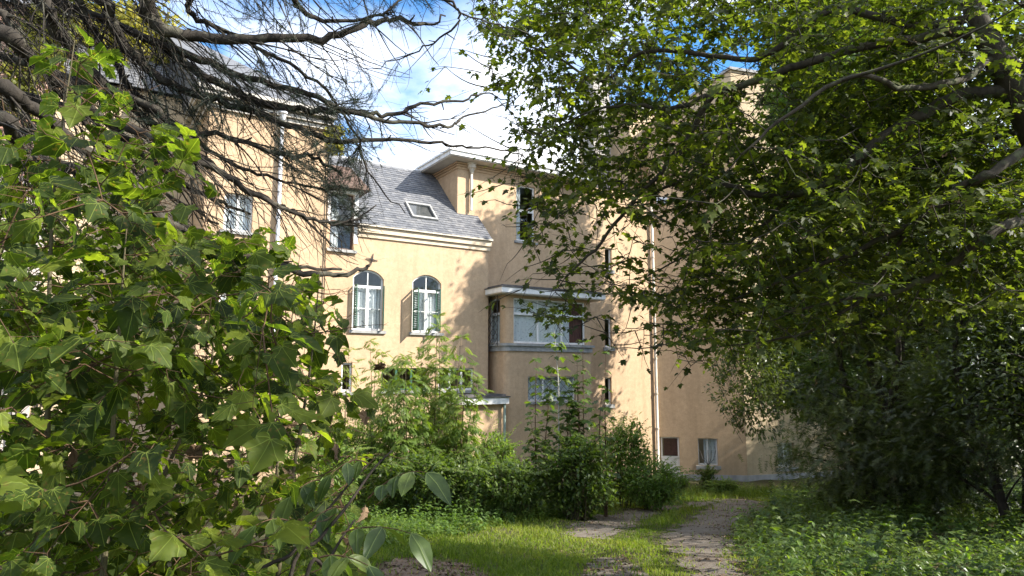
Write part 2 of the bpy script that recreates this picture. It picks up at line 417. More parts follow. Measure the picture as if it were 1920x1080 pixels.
# the two worn wheel tracks of the drive, each as an outline on the ground
TRACK_L = gpoly([(1050, 1004), (1070, 984), (1105, 972), (1170, 959), (1235, 951), (1300, 942), (1352, 936), (1372, 941), (1322, 948), (1262, 958), (1210, 975), (1168, 996), (1140, 1012), (1090, 1010)])
TRACK_R = gpoly([(1340, 1140), (1300, 1085), (1262, 1040), (1235, 1012), (1262, 990), (1300, 968), (1326, 952), (1342, 942), (1392, 934), (1440, 944), (1445, 957), (1398, 976), (1374, 1000), (1376, 1040), (1408, 1085), (1480, 1140)])
TRACK_N = gpoly([(1060, 1140), (1092, 1072), (1120, 1048), (1172, 1044), (1205, 1070), (1260, 1140)])
DIRT = gpoly([(660, 1140), (700, 1064), (760, 1046), (850, 1052), (905, 1072), (960, 1140)])
def sheet(name, poly, mat, lift, step=0.07, ragged=0.12):
    P = np.array(poly); mn = P.min(0) - 0.3; mxx = P.max(0) + 0.3
    xs = np.arange(mn[0], mxx[0], step); ys = np.arange(mn[1], mxx[1], step)
    X, Y = np.meshgrid(xs, ys)
    X2 = X + ragged * np.sin(Y * 5.1 + X * 3) + ragged * 0.6 * np.sin(Y * 11 + 1); Y2 = Y + ragged * np.sin(X * 6.3 + 2)
    ins = inpoly(X2, Y2, poly)
    nx = len(xs); idx = -np.ones(X.shape, int)
    keep = ins[:-1, :-1] & ins[1:, :-1] & ins[:-1, 1:] & ins[1:, 1:]
    i = np.argwhere(keep)
    if not len(i): return
    a = i[:, 0] * nx + i[:, 1]
    q = np.stack([a, a + 1, a + nx + 1, a + nx], -1)
    used = np.unique(q); mp_ = -np.ones(X.size, int); mp_[used] = np.arange(len(used))
    Z = ground_z(X, Y) + lift
    V = np.stack([X, Y, Z], -1).reshape(-1, 3)[used]
    mb = MB(); mb.add(V, quad=mp_[q]); obj(name, mb, mat, smooth=True, kind='structure')
sheet('drive', TRACK_L, M['path'], 0.010)
sheet('drive', TRACK_R, M['path'], 0.012)
sheet('drive', TRACK_N, M['path'], 0.010)
sheet('bare_earth', DIRT, M['dirt'], 0.010, ragged=0.2)

# ================================================================== HOUSE
class Face:
    def __init__(s, o, d):
        s.o = np.array(o, float); s.d = np.array(d, float) / np.linalg.norm(d)
        n = np.array((s.d[1], -s.d[0])); s.n = n if n[1] < 0 else -n
    def px(s, x, y, off=0.0):
        d = ray(x, y); o2 = s.o + s.n * off
        t = (o2 @ s.n) / (d[:2] @ s.n)
        p = d[:2] * t
        return float((p - s.o) @ s.d), float(CAMZ + d[2] * t)
    def P(s, a, z, off=0.0):
        q = s.o + s.d * a + s.n * off; return np.array((q[0], q[1], z))
    def shift(s, off): return Face(s.o + s.n * off, s.d)
d1 = np.array((0.842, 0.539)); d2 = np.array((-0.539, 0.842))
P0 = at(688, 565, 28.0)[:2]
FA = Face(P0, d1)

hb = gpt(*(FA.P(4, 0)[:2]))
house = thing('house', hb, 'large ochre stuccoed old house with slate roof, flat-roofed tower and bay behind overgrown saplings', 'house')

def fbox(mb, f, a0, a1, z0, z1, o0, o1, tint=0.5):
    c = [f.P(a0, z0, o1), f.P(a1, z0, o1), f.P(a1, z0, o0), f.P(a0, z0, o0), f.P(a0, z1, o1), f.P(a1, z1, o1), f.P(a1, z1, o0), f.P(a0, z1, o0)]
    mb.box(c, tint)
def fquad(mb, f, pts, tint=0.5):
    mb.add([f.P(*p) for p in pts], quad=[(0, 1, 2, 3)], tint=tint)

def wall(mb, f, a0, a1, z0, z1, holes=(), reveal=0.2):
    """outer skin with real openings and their reveals; holes: (a0,a1,z0,z1,arch_rise)"""
    H = [h if len(h) == 5 else tuple(h) + (0,) for h in holes]
    A = sorted(set([a0, a1] + [v for h in H for v in h[:2]])); Z = sorted(set([z0, z1] + [v for h in H for v in h[2:4]]))
    for i in range(len(A) - 1):
        for j in range(len(Z) - 1):
            ca, cz = (A[i] + A[i + 1]) / 2, (Z[j] + Z[j + 1]) / 2
            if any(h[0] < ca < h[1] and h[2] < cz < h[3] for h in H): continue
            fquad(mb, f, [(A[i], Z[j]), (A[i + 1], Z[j]), (A[i + 1], Z[j + 1]), (A[i], Z[j + 1])])
    for b0, b1, y0, y1, ar in H:
        fquad(mb, f, [(b0, y0, 0), (b0, y1 - ar, 0), (b0, y1 - ar, -reveal), (b0, y0, -reveal)])
        fquad(mb, f, [(b1, y0, 0), (b1, y0, -reveal), (b1, y1 - ar, -reveal), (b1, y1 - ar, 0)])
        fquad(mb, f, [(b0, y0, 0), (b0, y0, -reveal), (b1, y0, -reveal), (b1, y0, 0)])
        if ar == 0: fquad(mb, f, [(b0, y1, 0), (b1, y1, 0), (b1, y1, -reveal), (b0, y1, -reveal)])
        else:
            arc = archpts(b0, b1, y1, ar, 14)
            for k in range(14):
                (xa, za), (xb, zb) = arc[k], arc[k + 1]
                fquad(mb, f, [(xa, za, 0), (xb, zb, 0), (xb, zb, -reveal), (xa, za, -reveal)])
                fquad(mb, f, [(xa, za, 0), (xb, zb, 0), (xb, y1, 0), (xa, y1, 0)])
def archpts(b0, b1, top, rise, n):
    c = (b0 + b1) / 2; h = (b1 - b0) / 2; r = (h * h + rise * rise) / (2 * rise); th = math.asin(min(1, h / r))
    return [(c + r * math.sin(-th + 2 * th * k / n), top - r + r * math.cos(-th + 2 * th * k / n)) for k in range(n + 1)]

def window(f, a0, a1, z0, z1, label=None, cols=2, rows=(), rec=0.12, arch=0, curtain='lace', fr=0.07, bar=0.035, mull=0.09, trans=None,
           sill=True, sillh=0.12, sillo=0.09, blind=None, mat='white', name='window', ctop=None, cur_a=None):
    mb = MB(); o1, o0 = -rec + 0.035, -rec - 0.035
    zs = z1 - arch
    fbox(mb, f, a0, a0 + fr, z0, zs, o0, o1); fbox(mb, f, a1 - fr, a1, z0, zs, o0, o1)
    fbox(mb, f, a0 + fr, a1 - fr, z0, z0 + fr * 1.3, o0, o1)
    if arch:
        A = archpts(a0, a1, z1, arch, 14); c = (a0 + a1) / 2
        for k in range(14):
            (xa, za), (xb, zb) = A[k], A[k + 1]
            ya, yb = za - fr, zb - fr
            mb.box([f.P(xa, ya, o1), f.P(xb, yb, o1), f.P(xb, yb, o0), f.P(xa, ya, o0), f.P(xa, za, o1), f.P(xb, zb, o1), f.P(xb, zb, o0), f.P(xa, za, o0)])
    else:
        fbox(mb, f, a0 + fr, a1 - fr, z1 - fr, z1, o0, o1)
    w = obj(name, mb, M[mat], house, label=label)
    ztop = z1 - fr if not arch else z1 - fr
    bb = MB(); bl_ = []
    if trans: fbox(bb, f, a0 + fr, a1 - fr, trans - 0.06, trans + 0.05, o0 - 0.002, o1 + 0.012)
    for k in range(1, cols):
        c = a0 + (a1 - a0) * k / cols
        zt = trans - 0.06 if trans else z1 - fr
        m1 = MB(); fbox(m1, f, c - mull / 2, c + mull / 2, z0 + fr * 1.3, zt, o0 - 0.004, o1 + 0.008); bl_.append(('mullion', m1))
        if trans: m1 = MB(); fbox(m1, f, c - bar / 2, c + bar / 2, trans + 0.05, z1 - fr * 0.9, o0 + 0.004, o1 - 0.006); bl_.append(('glazing_bar', m1))
    if not bb.empty(): obj('transom', bb, M[mat], w)
    for nm_, m1 in bl_: obj(nm_, m1, M[mat], w)
    for r in rows:
        for k in range(cols):
            b = MB(); c0 = a0 + (a1 - a0) * k / cols + mull / 2; c1 = a0 + (a1 - a0) * (k + 1) / cols - mull / 2
            fbox(b, f, c0, c1, r - bar / 2, r + bar / 2, o0 + 0.006, o1 - 0.008); obj('glazing_bar', b, M[mat], w)
    def pane(c0, c1, b0, b1):
        p = MB(); fquad(p, f, [(c0, b0, -rec), (c1, b0, -rec), (c1, b1, -rec), (c0, b1, -rec)]); obj('pane', p, M['glass'], w)
    zt = trans if trans else ztop
    for k in range(cols):
        c0 = a0 + (a1 - a0) * k / cols; c1 = a0 + (a1 - a0) * (k + 1) / cols
        pane(c0 + 0.01, c1 - 0.01, z0 + 0.02, zt)
    if trans:
        p = MB()
        if arch:
            A = archpts(a0 + 0.01, a1 - 0.01, z1 - 0.02, arch, 10)
            V = [f.P((a0 + a1) / 2, trans, -rec), f.P(a0 + 0.01, trans, -rec)] + [f.P(x, z, -rec) for x, z in A] + [f.P(a1 - 0.01, trans, -rec)]
            p.add(V, tri=[(0, k, k + 1) for k in range(1, len(V) - 1)])
        else: fquad(p, f, [(a0 + 0.01, trans, -rec), (a1 - 0.01, trans, -rec), (a1 - 0.01, z1 - 0.02, -rec), (a0 + 0.01, z1 - 0.02, -rec)])
        obj('pane', p, M['glass'], w)
    if curtain:
        for (c0, c1, cm) in (cur_a or [(a0 + 0.04, a1 - 0.04, curtain)]):
            cb = MB(); n = 60; ct = ctop if ctop else (trans + 0.02 if trans else z1 - 0.05)
            aa = np.linspace(c0, c1, n); wv = -rec - 0.14 + 0.035 * np.sin(aa * 42) + 0.015 * np.sin(aa * 97)
            V = [f.P(a, z, o) for z in (z0 + 0.03, ct) for a, o in zip(aa, wv)]
            uv = [(a, z) for z in (z0 + 0.03, ct) for a in aa]
            cb.add(V, quad=[(k, k + 1, n + k + 1, n + k) for k in range(n - 1)], uv=uv)
            obj('curtain', cb, M[cm], w, smooth=True)
    if sill:
        sb = MB(); fbox(sb, f, a0 - 0.13, a1 + 0.13, z0 - sillh, z0 - 0.004, -rec - 0.03, sillo); obj('sill', sb, M['stone'], w)
    return w

def drain(f, x, ytop, ybot, off, r=0.055, mat='pipe', hopper=True, ground=False, brackets=()):
    a, z1 = f.px(x, ytop, off); _, z0 = f.px(x, ybot, off)
    if ground: z0 = float(ground_z(*f.P(a, 0, off)[:2])) - 0.1
    mb = MB(); mb.tube([f.P(a, z0, off), f.P(a, (z0 + z1) / 2, off), f.P(a, z1, off)], r, 10)
    d = obj('drainpipe', mb, M[mat], house, smooth=True)
    z = z0 + 0.9
    while z < z1 - 0.5:
        b = MB(); b.tube([f.P(a, z - 0.04, off), f.P(a, z + 0.04, off)], r * 1.28, 10); fbox(b, f, a - 0.02, a + 0.02, z - 0.02, z + 0.02, -0.0, off - r * 0.5)
        obj('bracket', b, M[mat], d); z += 1.9
    if hopper:
        h = MB()
        prof = [(z1 - 0.1, 0.07), (z1 + 0.12, 0.15), (z1 + 0.16, 0.21), (z1 + 0.34, 0.21), (z1 + 0.36, 0.24), (z1 + 0.42, 0.24)]
        h.tube([f.P(a, zz, off + 0.04) for zz, _ in prof], [rr for _, rr in prof], 10)
        h.tube([f.P(a, z1 + 0.4, off), f.P(a, z1 + 0.75, off)], r * 0.9, 8)
        obj('hopper_head', h, M[mat], d)
    return d

# ---- A: the lit middle wing with the slate mansard
sA0 = FA.px(612, 560)[0]; sA1 = FA.px(916, 470)[0]
zE = FA.px(800, 437)[1]                              # underside of the slates at the eave
gA = -1.3
def frect(f, x0, x1, y0, y1, off=0):
    xm, ym = (x0 + x1) / 2, (y0 + y1) / 2
    return (f.px(x0, ym, off)[0], f.px(x1, ym, off)[0], f.px(xm, y1, off)[1], f.px(xm, y0, off)[1])
wl = frect(FA, 661, 719, 505, 619); wr = frect(FA, 773, 827, 516, 624)
zs_ = (wl[2] + wr[2]) / 2; zt_ = (wl[3] + wr[3]) / 2
wl = (wl[0], wl[1], zs_, zt_); wr = (wr[0], wr[1], zs_, zt_)
low1 = frect(FA, 715, 800, 690, 732); low2 = frect(FA, 640, 660, 680, 735); low3 = frect(FA, 822, 888, 690, 732)
dw = frect(FA, 619, 664, 362, 468)
mb = MB()
wall(mb, FA, sA0 - 0.6, sA1, gA, zE - 0.05, [wl + (0.36,), wr + (0.36,), low1, low2, low3, (dw[0], dw[1], dw[2], zE - 0.05)])
for b in ((sA1, 1),):
    mb.add([FA.P(sA1, gA), FA.P(sA1, gA, -6), FA.P(sA1, zE, -6), FA.P(sA1, zE)], quad=[(0, 1, 2, 3)])
fquad(mb, FA, [(sA0 - .6, gA, -6), (sA1, gA, -6), (sA1, zE, -6), (sA0 - .6, zE, -6)])
mb.add([FA.P(sA0 - .6, gA), FA.P(sA0 - .6, zE), FA.P(sA0 - .6, zE, -6), FA.P(sA0 - .6, gA, -6)], quad=[(0, 1, 2, 3)])
obj('wall', mb, M['stucco'], house, label='sunlit middle wall with two arched windows')
tl = zs_ + (zt_ - zs_) * 0.72
for q, nm in ((wl, 'left'), (wr, 'right')):
    window(FA, *q, cols=2, rows=[zs_ + (tl - zs_) * 0.5], arch=0.36, trans=tl, rec=0.14, mull=0.12, ctop=tl,
           label='arched window with closed back shutters' if nm == 'left' else 'arched window with one shutter standing open')
for q in (low1, low2, low3): window(FA, *q, cols=3 if q[1] - q[0] > 1.0 else 1, curtain=None, mat='green' if q is low1 else 'white')
# green shutters: folded against the reveals, one swung out
def shutter(f, hinge, w_, z0, z1, angle, side):
    mb = MB(); ca, sa = math.cos(angle), math.sin(angle)
    def q(u, z, th): return f.P(hinge + side * (u * ca) - side * th * sa, z, 0.03 + u * sa + th * ca)
    def slab(u0, u1, za, zb, t0, t1): mb.box([q(u0, za, t1), q(u1, za, t1), q(u1, za, t0), q(u0, za, t0), q(u0, zb, t1), q(u1, zb, t1), q(u1, zb, t0), q(u0, zb, t0)])
    slab(0, 0.05, z0, z1, 0, .04); slab(w_ - 0.05, w_, z0, z1, 0, .04)
    for zz in (z0, (z0 + z1) / 2 - 0.04, z1 - 0.08): slab(0.05, w_ - 0.05, zz, zz + 0.08, 0.002, .038)
    sh = obj('shutter', mb, M['green'], house)
    n = int((z1 - z0 - 0.2) / 0.075)
    for k in range(n):
        zz = z0 + 0.09 + k * 0.075
        if abs(zz - (z0 + z1) / 2) < 0.07: continue
        b = MB(); b.box([q(0.05, zz, .034), q(w_ - 0.05, zz, .034), q(w_ - 0.05, zz + 0.03, .004), q(0.05, zz + 0.03, .004), q(0.05, zz + 0.012, .036), q(w_ - 0.05, zz + 0.012, .036), q(w_ - 0.05, zz + 0.042, .008), q(0.05, zz + 0.042, .008)])
        obj('slat', b, M['green'], sh)
shutter(FA, wr[0] + 0.01, 0.5, zs_ + 0.05, tl + 0.05, R(92), -1)
shutter(FA, wr[1] - 0.24, 0.5, zs_ + 0.05, tl + 0.05, R(93), 1)
shutter(FA, wl[0] + 0.05, 0.24, zs_ + 0.05, tl + 0.05, R(94), -1)
shutter(FA, wl[1] - 0.03, 0.24, zs_ + 0.05, tl + 0.05, R(72), -1)
# eaves cornice and gutter
mb = MB(); fbox(mb, FA, dw[1] + 0.16, sA1 + 0.05, zE - 0.50, zE - 0.30, 0.0, 0.07); fbox(mb, FA, dw[1] + 0.16, sA1 + 0.08, zE - 0.30, zE - 0.05, 0.0, 0.16)
obj('cornice', mb, M['cream'], house)
mb = MB(); fbox(mb, FA, dw[1] + 0.16, sA1 + 0.10, zE - 0.05, zE + 0.03, -0.05, 0.26); obj('gutter', mb, M['pipe'], house)
# mansard: 45 degrees, rising away
SL = 1.0
def roofz(back): return zE + 0.03 + (back + 0.22) * SL
ridge_b = 3.7
sR0 = sA0 - 0.3
mb = MB()
A_, B_ = sR0, sA1 + 0.06
D_ = dw[1] + .15; db_ = dw[3] + .1 - zE
mb.add([FA.P(A_, roofz(db_), -db_), FA.P(D_, roofz(db_), -db_), FA.P(D_, roofz(ridge_b), -ridge_b), FA.P(A_, roofz(ridge_b), -ridge_b)], quad=[(0, 1, 2, 3)])
A0_ = A_; A_ = D_
mb.add([FA.P(A_, roofz(-.22), .22), FA.P(B_, roofz(-.22), .22), FA.P(B_, roofz(ridge_b), -ridge_b), FA.P(A_, roofz(ridge_b), -ridge_b),
        FA.P(A_, zE - .04, -9), FA.P(B_, zE - .04, -9), FA.P(A_, zE - 0.04, 0.2), FA.P(B_, zE - 0.04, 0.2)],
       quad=[(0, 1, 2, 3), (3, 2, 5, 4), (6, 7, 1, 0), (6, 4, 5, 7)], tri=[(0, 3, 4), (1, 5, 2), (0, 4, 6), (1, 7, 5)])
roof = obj('roof', mb, M['felt'], house)
def slates(f, a0, a1, b0, b1, zf, parent, width=0.24, course=0.19, skip=None, slope=1.0):
    mb = MB(); rr = np.random.RandomState(3); L = math.hypot(b1 - b0, zf(b1) - zf(b0)); nrow = int(L / course)
    ub = (b1 - b0) / L; uz = (zf(b1) - zf(b0)) / L
    for i in range(nrow):
        a = a0 + (0.5 * width if i % 2 else 0)
        if i % 2: a -= width
        while a < a1:
            x0, x1 = max(a, a0), min(a + width - 0.006, a1)
            if x1 - x0 > 0.03:
                l0, l1 = i * course, i * course + course * 1.25
                j = rr.uniform(-0.006, 0.006); t0 = 0.026 + rr.uniform(0, 0.010); t1 = 0.008
                bm_, zm = b0 + ub * (l0 + j), zf(b0) + uz * (l0 + j); bn, zn = b0 + ub * l1, zf(b0) + uz * l1
                if not (skip and skip((x0 + x1) / 2, (bm_ + bn) / 2)):
                    nb, nz_ = uz, ub
                    P = f.P
                    V = [P(x0, zm + nz_ * t0, -bm_ + nb * t0), P(x1, zm + nz_ * t0, -bm_ + nb * t0), P(x1, zn + nz_ * t1, -bn + nb * t1), P(x0, zn + nz_ * t1, -bn + nb * t1),
                         P(x0, zm, -bm_), P(x1, zm, -bm_)]
                    mb.add(V, quad=[(0, 1, 2, 3), (4, 5, 1, 0)], tint=rr.beta(3, 3))
            a += width
    return obj('slates', mb, M['slate'], parent, kind='stuff')
# skylight opening in the slope
def roofpx(x, y):
    d = ray(x, y); lo, hi = 10.0, 60.0
    for _ in range(60):
        m = (lo + hi) / 2; p = np.array((0, 0, CAMZ)) + d * m
        bk = -float((p[:2] - FA.o) @ FA.n)
        if p[2] > roofz(bk) : lo = m
        else: hi = m
    # the ray starts below the plane's extension: solve linearly instead
    o = np.array((0, 0, CAMZ)); k0 = -(o[:2] - FA.o) @ FA.n; kd = -(d[:2] @ FA.n)
    t = (zE + 0.03 + (k0 + 0.22) * SL - o[2]) / (d[2] - kd * SL)
    p = o + d * t
    return float((p[:2] - FA.o) @ FA.d), float(-(p[:2] - FA.o) @ FA.n)
k1, k2, k3, k4 = roofpx(758, 380), roofpx(806, 388), roofpx(822, 417), roofpx(772, 408)
ka0 = (k1[0] + k4[0]) / 2; ka1 = (k2[0] + k3[0]) / 2; kb0 = (k3[1] + k4[1]) / 2; kb1 = (k1[1] + k2[1]) / 2
slates(FA, A0_, B_, -0.25, ridge_b, roofz, roof, skip=lambda a, b: (ka0 < a < ka1 and kb0 < b < kb1) or (a < D_ and b < db_ - .05))
A_ = A0_
mb = MB(); mb.tube([FA.P(A_, roofz(ridge_b) + 0.02, -ridge_b), FA.P(B_, roofz(ridge_b) + 0.02, -ridge_b)], 0.09, 8); obj('ridge_capping', mb, M['zinc'], roof)
def rbox(mb, a0, a1, b0, b1, h0, h1):
    q = math.sqrt(0.5)
    def p(a, b, h): return FA.P(a, roofz(b) + h * q, -b + h * q)
    mb.box([p(a0, b0, h0), p(a1, b0, h0), p(a1, b1, h0), p(a0, b1, h0), p(a0, b0, h1), p(a1, b0, h1), p(a1, b1, h1), p(a0, b1, h1)])
mb = MB(); e = 0.09
rbox(mb, ka0, ka1, kb0, kb0 + e, -.05, .12); rbox(mb, ka0, ka1, kb1 - e, kb1, -.05, .12); rbox(mb, ka0, ka0 + e, kb0 + e, kb1 - e, -.05, .118); rbox(mb, ka1 - e, ka1, kb0 + e, kb1 - e, -.05, .118)
skl = obj('skylight', mb, M['stone'], house)
mb = MB(); q = math.sqrt(.5)
def rp(a, b, h): return FA.P(a, roofz(b) + h * q, -b + h * q)
mb.add([rp(ka0 + e, kb0 + e, .07), rp(ka1 - e, kb0 + e, .07), rp(ka1 - e, kb1 - e, .07), rp(ka0 + e, kb1 - e, .07)], quad=[(0, 1, 2, 3)]); obj('pane', mb, M['glass'], skl)
# iron wall anchor shaped like a star
a_, z_ = FA.px(697, 487)
mb = MB()
for k in range(2):
    an = R(78 + 95 * k)
    c, s_ = math.cos(an), math.sin(an)
    mb.tube([FA.P(a_ - 0.27 * c, z_ - 0.27 * s_, 0.03), FA.P(a_, z_, 0.06), FA.P(a_ + 0.27 * c, z_ + 0.27 * s_, 0.03)], [0.012, 0.035, 0.012], 5)
obj('wall_anchor', mb, M['iron'], house, label='iron star-shaped wall anchor')
# wall dormer at the left end
mb = MB(); zd = dw[3]
fbox(mb, FA, dw[0] - 0.12, dw[0], zE - 0.05, zd + 0.12, -2.2, 0.02); fbox(mb, FA, dw[1], dw[1] + 0.16, dw[2] + 0.3, zd + 0.12, -0.3, 0.025)
fbox(mb, FA, dw[1] + 0.02, dw[1] + 0.14, zE, zd + 0.1, -2.2, -0.302); fbox(mb, FA, dw[0] - 0.1, dw[1] + 0.16, zd, zd + 0.14, -0.3, 0.03)
dorm = obj('dormer', mb, M['white'], house)
mb = MB()
a0_, a1_ = dw[0] - 0.45, dw[1] + 0.52
mb.add([FA.P(a0_, zd + .14, .5), FA.P(a1_, zd + .14, .5), FA.P(a1_, zd + .14, -2.6), FA.P(a0_, zd + .14, -2.6), FA.P(a0_ + .15, zd + .34, .4), FA.P(a1_ - .15, zd + .34, .4), FA.P(a1_ - 0.3, zd + 1.5, -1.2), FA.P(a0_ + .3, zd + 1.5, -1.2)],
       quad=[(0, 3, 2, 1), (0, 1, 5, 4), (4, 5, 6, 7), (1, 2, 6, 5), (0, 4, 7, 3), (3, 7, 6, 2)])
obj('dormer_roof', mb, M['brown'], dorm)
window(FA, dw[0], dw[1], dw[2], dw[3], cols=1, trans=dw[2] + (dw[3] - dw[2]) * .5, rec=0.2, mat='brown', curtain='lace', cur_a=[(dw[0] + .05, dw[0] + .45, 'lace')], ctop=zd - .1, label='tall dormer window with half-drawn white curtain', sillo=0.12)

# ---- T: the flat-roofed tower block, set a little behind
OT = -1.1
FT = FA.shift(OT)
sT0 = FT.px(858, 340)[0]; sT1 = FT.px(1226, 500)[0]
zT = FT.px(858, 303)[1]
tw = frect(FT, 968, 1003, 349, 453)
slit = [frect(FT, 1134, 1147, y0, y1) for y0, y1 in ((465, 506), (596, 651), (708, 758))]
bayx0 = FT.px(905, 600)[0]
mb = MB()
bw = frect(FT, 990, 1079, 706, 752)
wall(mb, FT, sT0, sT1 + 1.5, gA, zT, [tw] + slit, 0.22)
mb.add([FT.P(sT0, gA), FT.P(sT0, zT), FT.P(sT0, zT, -6), FT.P(sT0, gA, -6)], quad=[(0, 1, 2, 3)])
mb.add([FT.P(sT0, zT, -6), FT.P(sT1 + 1.5, zT, -6), FT.P(sT1 + 1.5, gA, -6), FT.P(sT0, gA, -6)], quad=[(0, 1, 2, 3)])
mb.add([FT.P(sT1 + 1.5, gA), FT.P(sT1 + 1.5, gA, -6), FT.P(sT1 + 1.5, zT, -6), FT.P(sT1 + 1.5, zT)], quad=[(0, 1, 2, 3)])
fbox(mb, FT, FT.px(1105, 320)[0] + .01, sT1 + 1.49, zT - .06, zT - .005, -5.99, -.01)
obj('wall', mb, M['stucco'], house, label='tower wall above the bay')
window(FT, *tw, cols=1, trans=tw[2] + (tw[3] - tw[2]) * .55, rec=0.14, cur_a=[(tw[0] + .05, tw[0] + .42, 'lace')], ctop=tw[3] - .1, label='tall tower window with a white curtain at one side')
for k, q_ in enumerate(slit): window(FT, *q_, cols=1, rec=0.16, curtain=None, sillh=0.2, label=['slit window near the top of the stair', 'middle slit window of the stair', 'lowest slit window of the stair'][k])
ov = 0.72; ft = 0.26
mb = MB(); eT1 = FT.px(1105, 320)[0]
fbox(mb, FT, sT0 - ov, eT1, zT, zT + 0.05, -6.5, ov); er = obj('eaves', mb, M['soffit'], house)
mb = MB()
fbox(mb, FT, sT0 - ov - .05, eT1, zT + .05, zT + .05 + ft, ov - 0.04, ov + 0.05); fbox(mb, FT, sT0 - ov - .05, sT0 - ov + .05, zT + 0.05, zT + .05 + ft, -6.5, ov - 0.04)
fbox(mb, FT, sT0 - ov - .1, eT1, zT + ft - .02, zT + ft + .07, ov + 0.05, ov + .12); fbox(mb, FT, sT0 - ov - .12, sT0 - ov - .05, zT + ft - .02, zT + ft + .07, -6.5, ov + .12)
obj('fascia', mb, M['white'], er)
mb = MB()
for dz, oo in ((-.10, .12), (-.20, .07), (-.34, .05)): fbox(mb, FT, sT0 - oo, eT1, zT + dz, zT + dz + .07, -.005, oo); fbox(mb, FT, sT0 - oo, sT0 + 0.003, zT + dz, zT + dz + .07, -5, -.005)
obj('cornice', mb, M['stucco'], house)
mb = MB(); fbox(mb, FT, sT0 - ov, eT1, zT + .06, zT + .2, -6.5, ov - .05)
zz = zT + ft + .05
mb.add([FT.P(sT0 - ov, zz, ov), FT.P(eT1, zz, ov), FT.P(eT1, zz + .9, -2.8), FT.P(sT0 + 2.0, zz + .9, -2.8), FT.P(sT0 - ov, zz, -6.4), FT.P(eT1, zz, -6.4)], quad=[(0, 1, 2, 3), (4, 3, 2, 5)], tri=[(0, 3, 4)])
obj('roof', mb, M['felt'], house)
mb = MB(); a_ = FT.px(861, 270)[0]; mb.tube([FT.P(a_, zz, -.3), FT.P(a_, zz + 1.5, -.3)], .012, 5); obj('lightning_rod', mb, M['iron'], house)
drain(FT, 884, 322, 395, 0.13, 0.07)

# ---- the projecting bay
fr_ = FT.P(bayx0, 0)[:2]
OB = 2.0
FB = FT.shift(OB)
sb0 = FB.px(948, 640)[0]; sb1 = FB.px(1107, 640)[0]
zR0 = FB.px(1000, 556, .0)[1]                       # soffit of the bay's roof
FL = Face(FB.P(sb0, 0)[:2], d2)                     # left flank, running back from the corner
FL.n = -d1
zl1 = FB.px(1020, 652, 0)[1]
ch = 0.28
def poly_prism(mb, pts, z0, z1, tint=.5):
    n = len(pts); V = [(p[0], p[1], z0) for p in pts] + [(p[0], p[1], z1) for p in pts]
    mb.add(V, quad=[(k, (k + 1) % n, n + (k + 1) % n, n + k) for k in range(n)], tri=[(0, k + 1, k) for k in range(1, n - 1)] + [(n, n + k, n + k + 1) for k in range(1, n - 1)], tint=tint)
bayw = frect(FB, 963, 1097, 563, 645)
bl0, bl1, blz0, blz1 = frect(FB, 990, 1079, 706, 752)
mb = MB()
wall(mb, FB, sb0 + ch, sb1, gA, zR0, [bayw, (bl0, bl1, blz0, blz1)], .2)
lw0, lw1 = 0.5, 1.42
wall(mb, FL, ch, OB, gA, zR0, [(lw0, lw1, bayw[2], bayw[3])], .2)
cpts = [FB.P(sb0, 0, -ch)[:2] + d1 * ch - d1 * ch * math.cos(th) + (FB.n) * ch * math.sin(th) for th in np.linspace(0, math.pi / 2, 7)]
for k in range(6): mb.add([(*cpts[k], gA), (*cpts[k + 1], gA), (*cpts[k + 1], zR0), (*cpts[k], zR0)], quad=[(0, 1, 2, 3)])
mb.add([FB.P(sb1, gA), FB.P(sb1, gA, -OB), FB.P(sb1, zR0, -OB), FB.P(sb1, zR0)], quad=[(0, 1, 2, 3)])
bay = obj('bay', mb, M['stucco'], house)
bt = bayw[2] + (bayw[3] - bayw[2]) * .66
window(FB, *bayw, cols=3, trans=bt, rec=.1, mull=.10, ctop=bayw[3] - .06, sill=False, label='wide bay window with lace curtains',
       cur_a=[(bayw[0] + .05, bayw[0] + (bayw[1] - bayw[0]) * .80, 'lace'), (bayw[0] + (bayw[1] - bayw[0]) * .80, bayw[1] - .05, 'redcurtain')])
window(FL, lw0, lw1, bayw[2], bayw[3], cols=1, trans=bt, rec=.1, sill=False, label='side window of the bay behind lattice bars', curtain='lace')
window(FB, bl0, bl1, blz0, blz1, cols=3, rec=.14, label='low window of the bay behind a diagonal grille', curtain='lace')
def lattice(f, a0, a1, z0, z1, off, n, r=.011, parent=None):
    mb = MB(); w_, h_ = a1 - a0, z1 - z0; st = w_ / n
    k = -int(h_ / st) - 1
    for sgn in (1, -1):
        for i in range(k, n + int(h_ / st) + 1):
            # line a = a0 + i*st + sgn*(z-z0)
            p = []
            for z in (z0, z1): p.append((a0 + i * st + sgn * (z - z0), z))
            (xa, za), (xb, zb) = p
            if sgn > 0: t0, t1 = max(0, (a0 - xa) / (xb - xa)), min(1, (a1 - xa) / (xb - xa))
            else: t0, t1 = max(0, (a1 - xa) / (xb - xa)), min(1, (a0 - xa) / (xb - xa))
            if t1 - t0 > .05: mb.tube([f.P(xa + (xb - xa) * t0, za + (zb - za) * t0, off + .012 * sgn), f.P(xa + (xb - xa) * t1, za + (zb - za) * t1, off + .012 * sgn)], r, 4)
    for a in (a0, a1): mb.tube([f.P(a, z0 - .06, off), f.P(a, z1 + .06, off)], r * 1.3, 4)
    return obj('grille', mb, M['iron'], house)
lattice(FL, lw0 - .06, lw1 + .2, bayw[2] - .08, bayw[3] + .1, .16, 3, .014)
lattice(FB, bl0, bl1, blz0, blz1, -.02, 6)
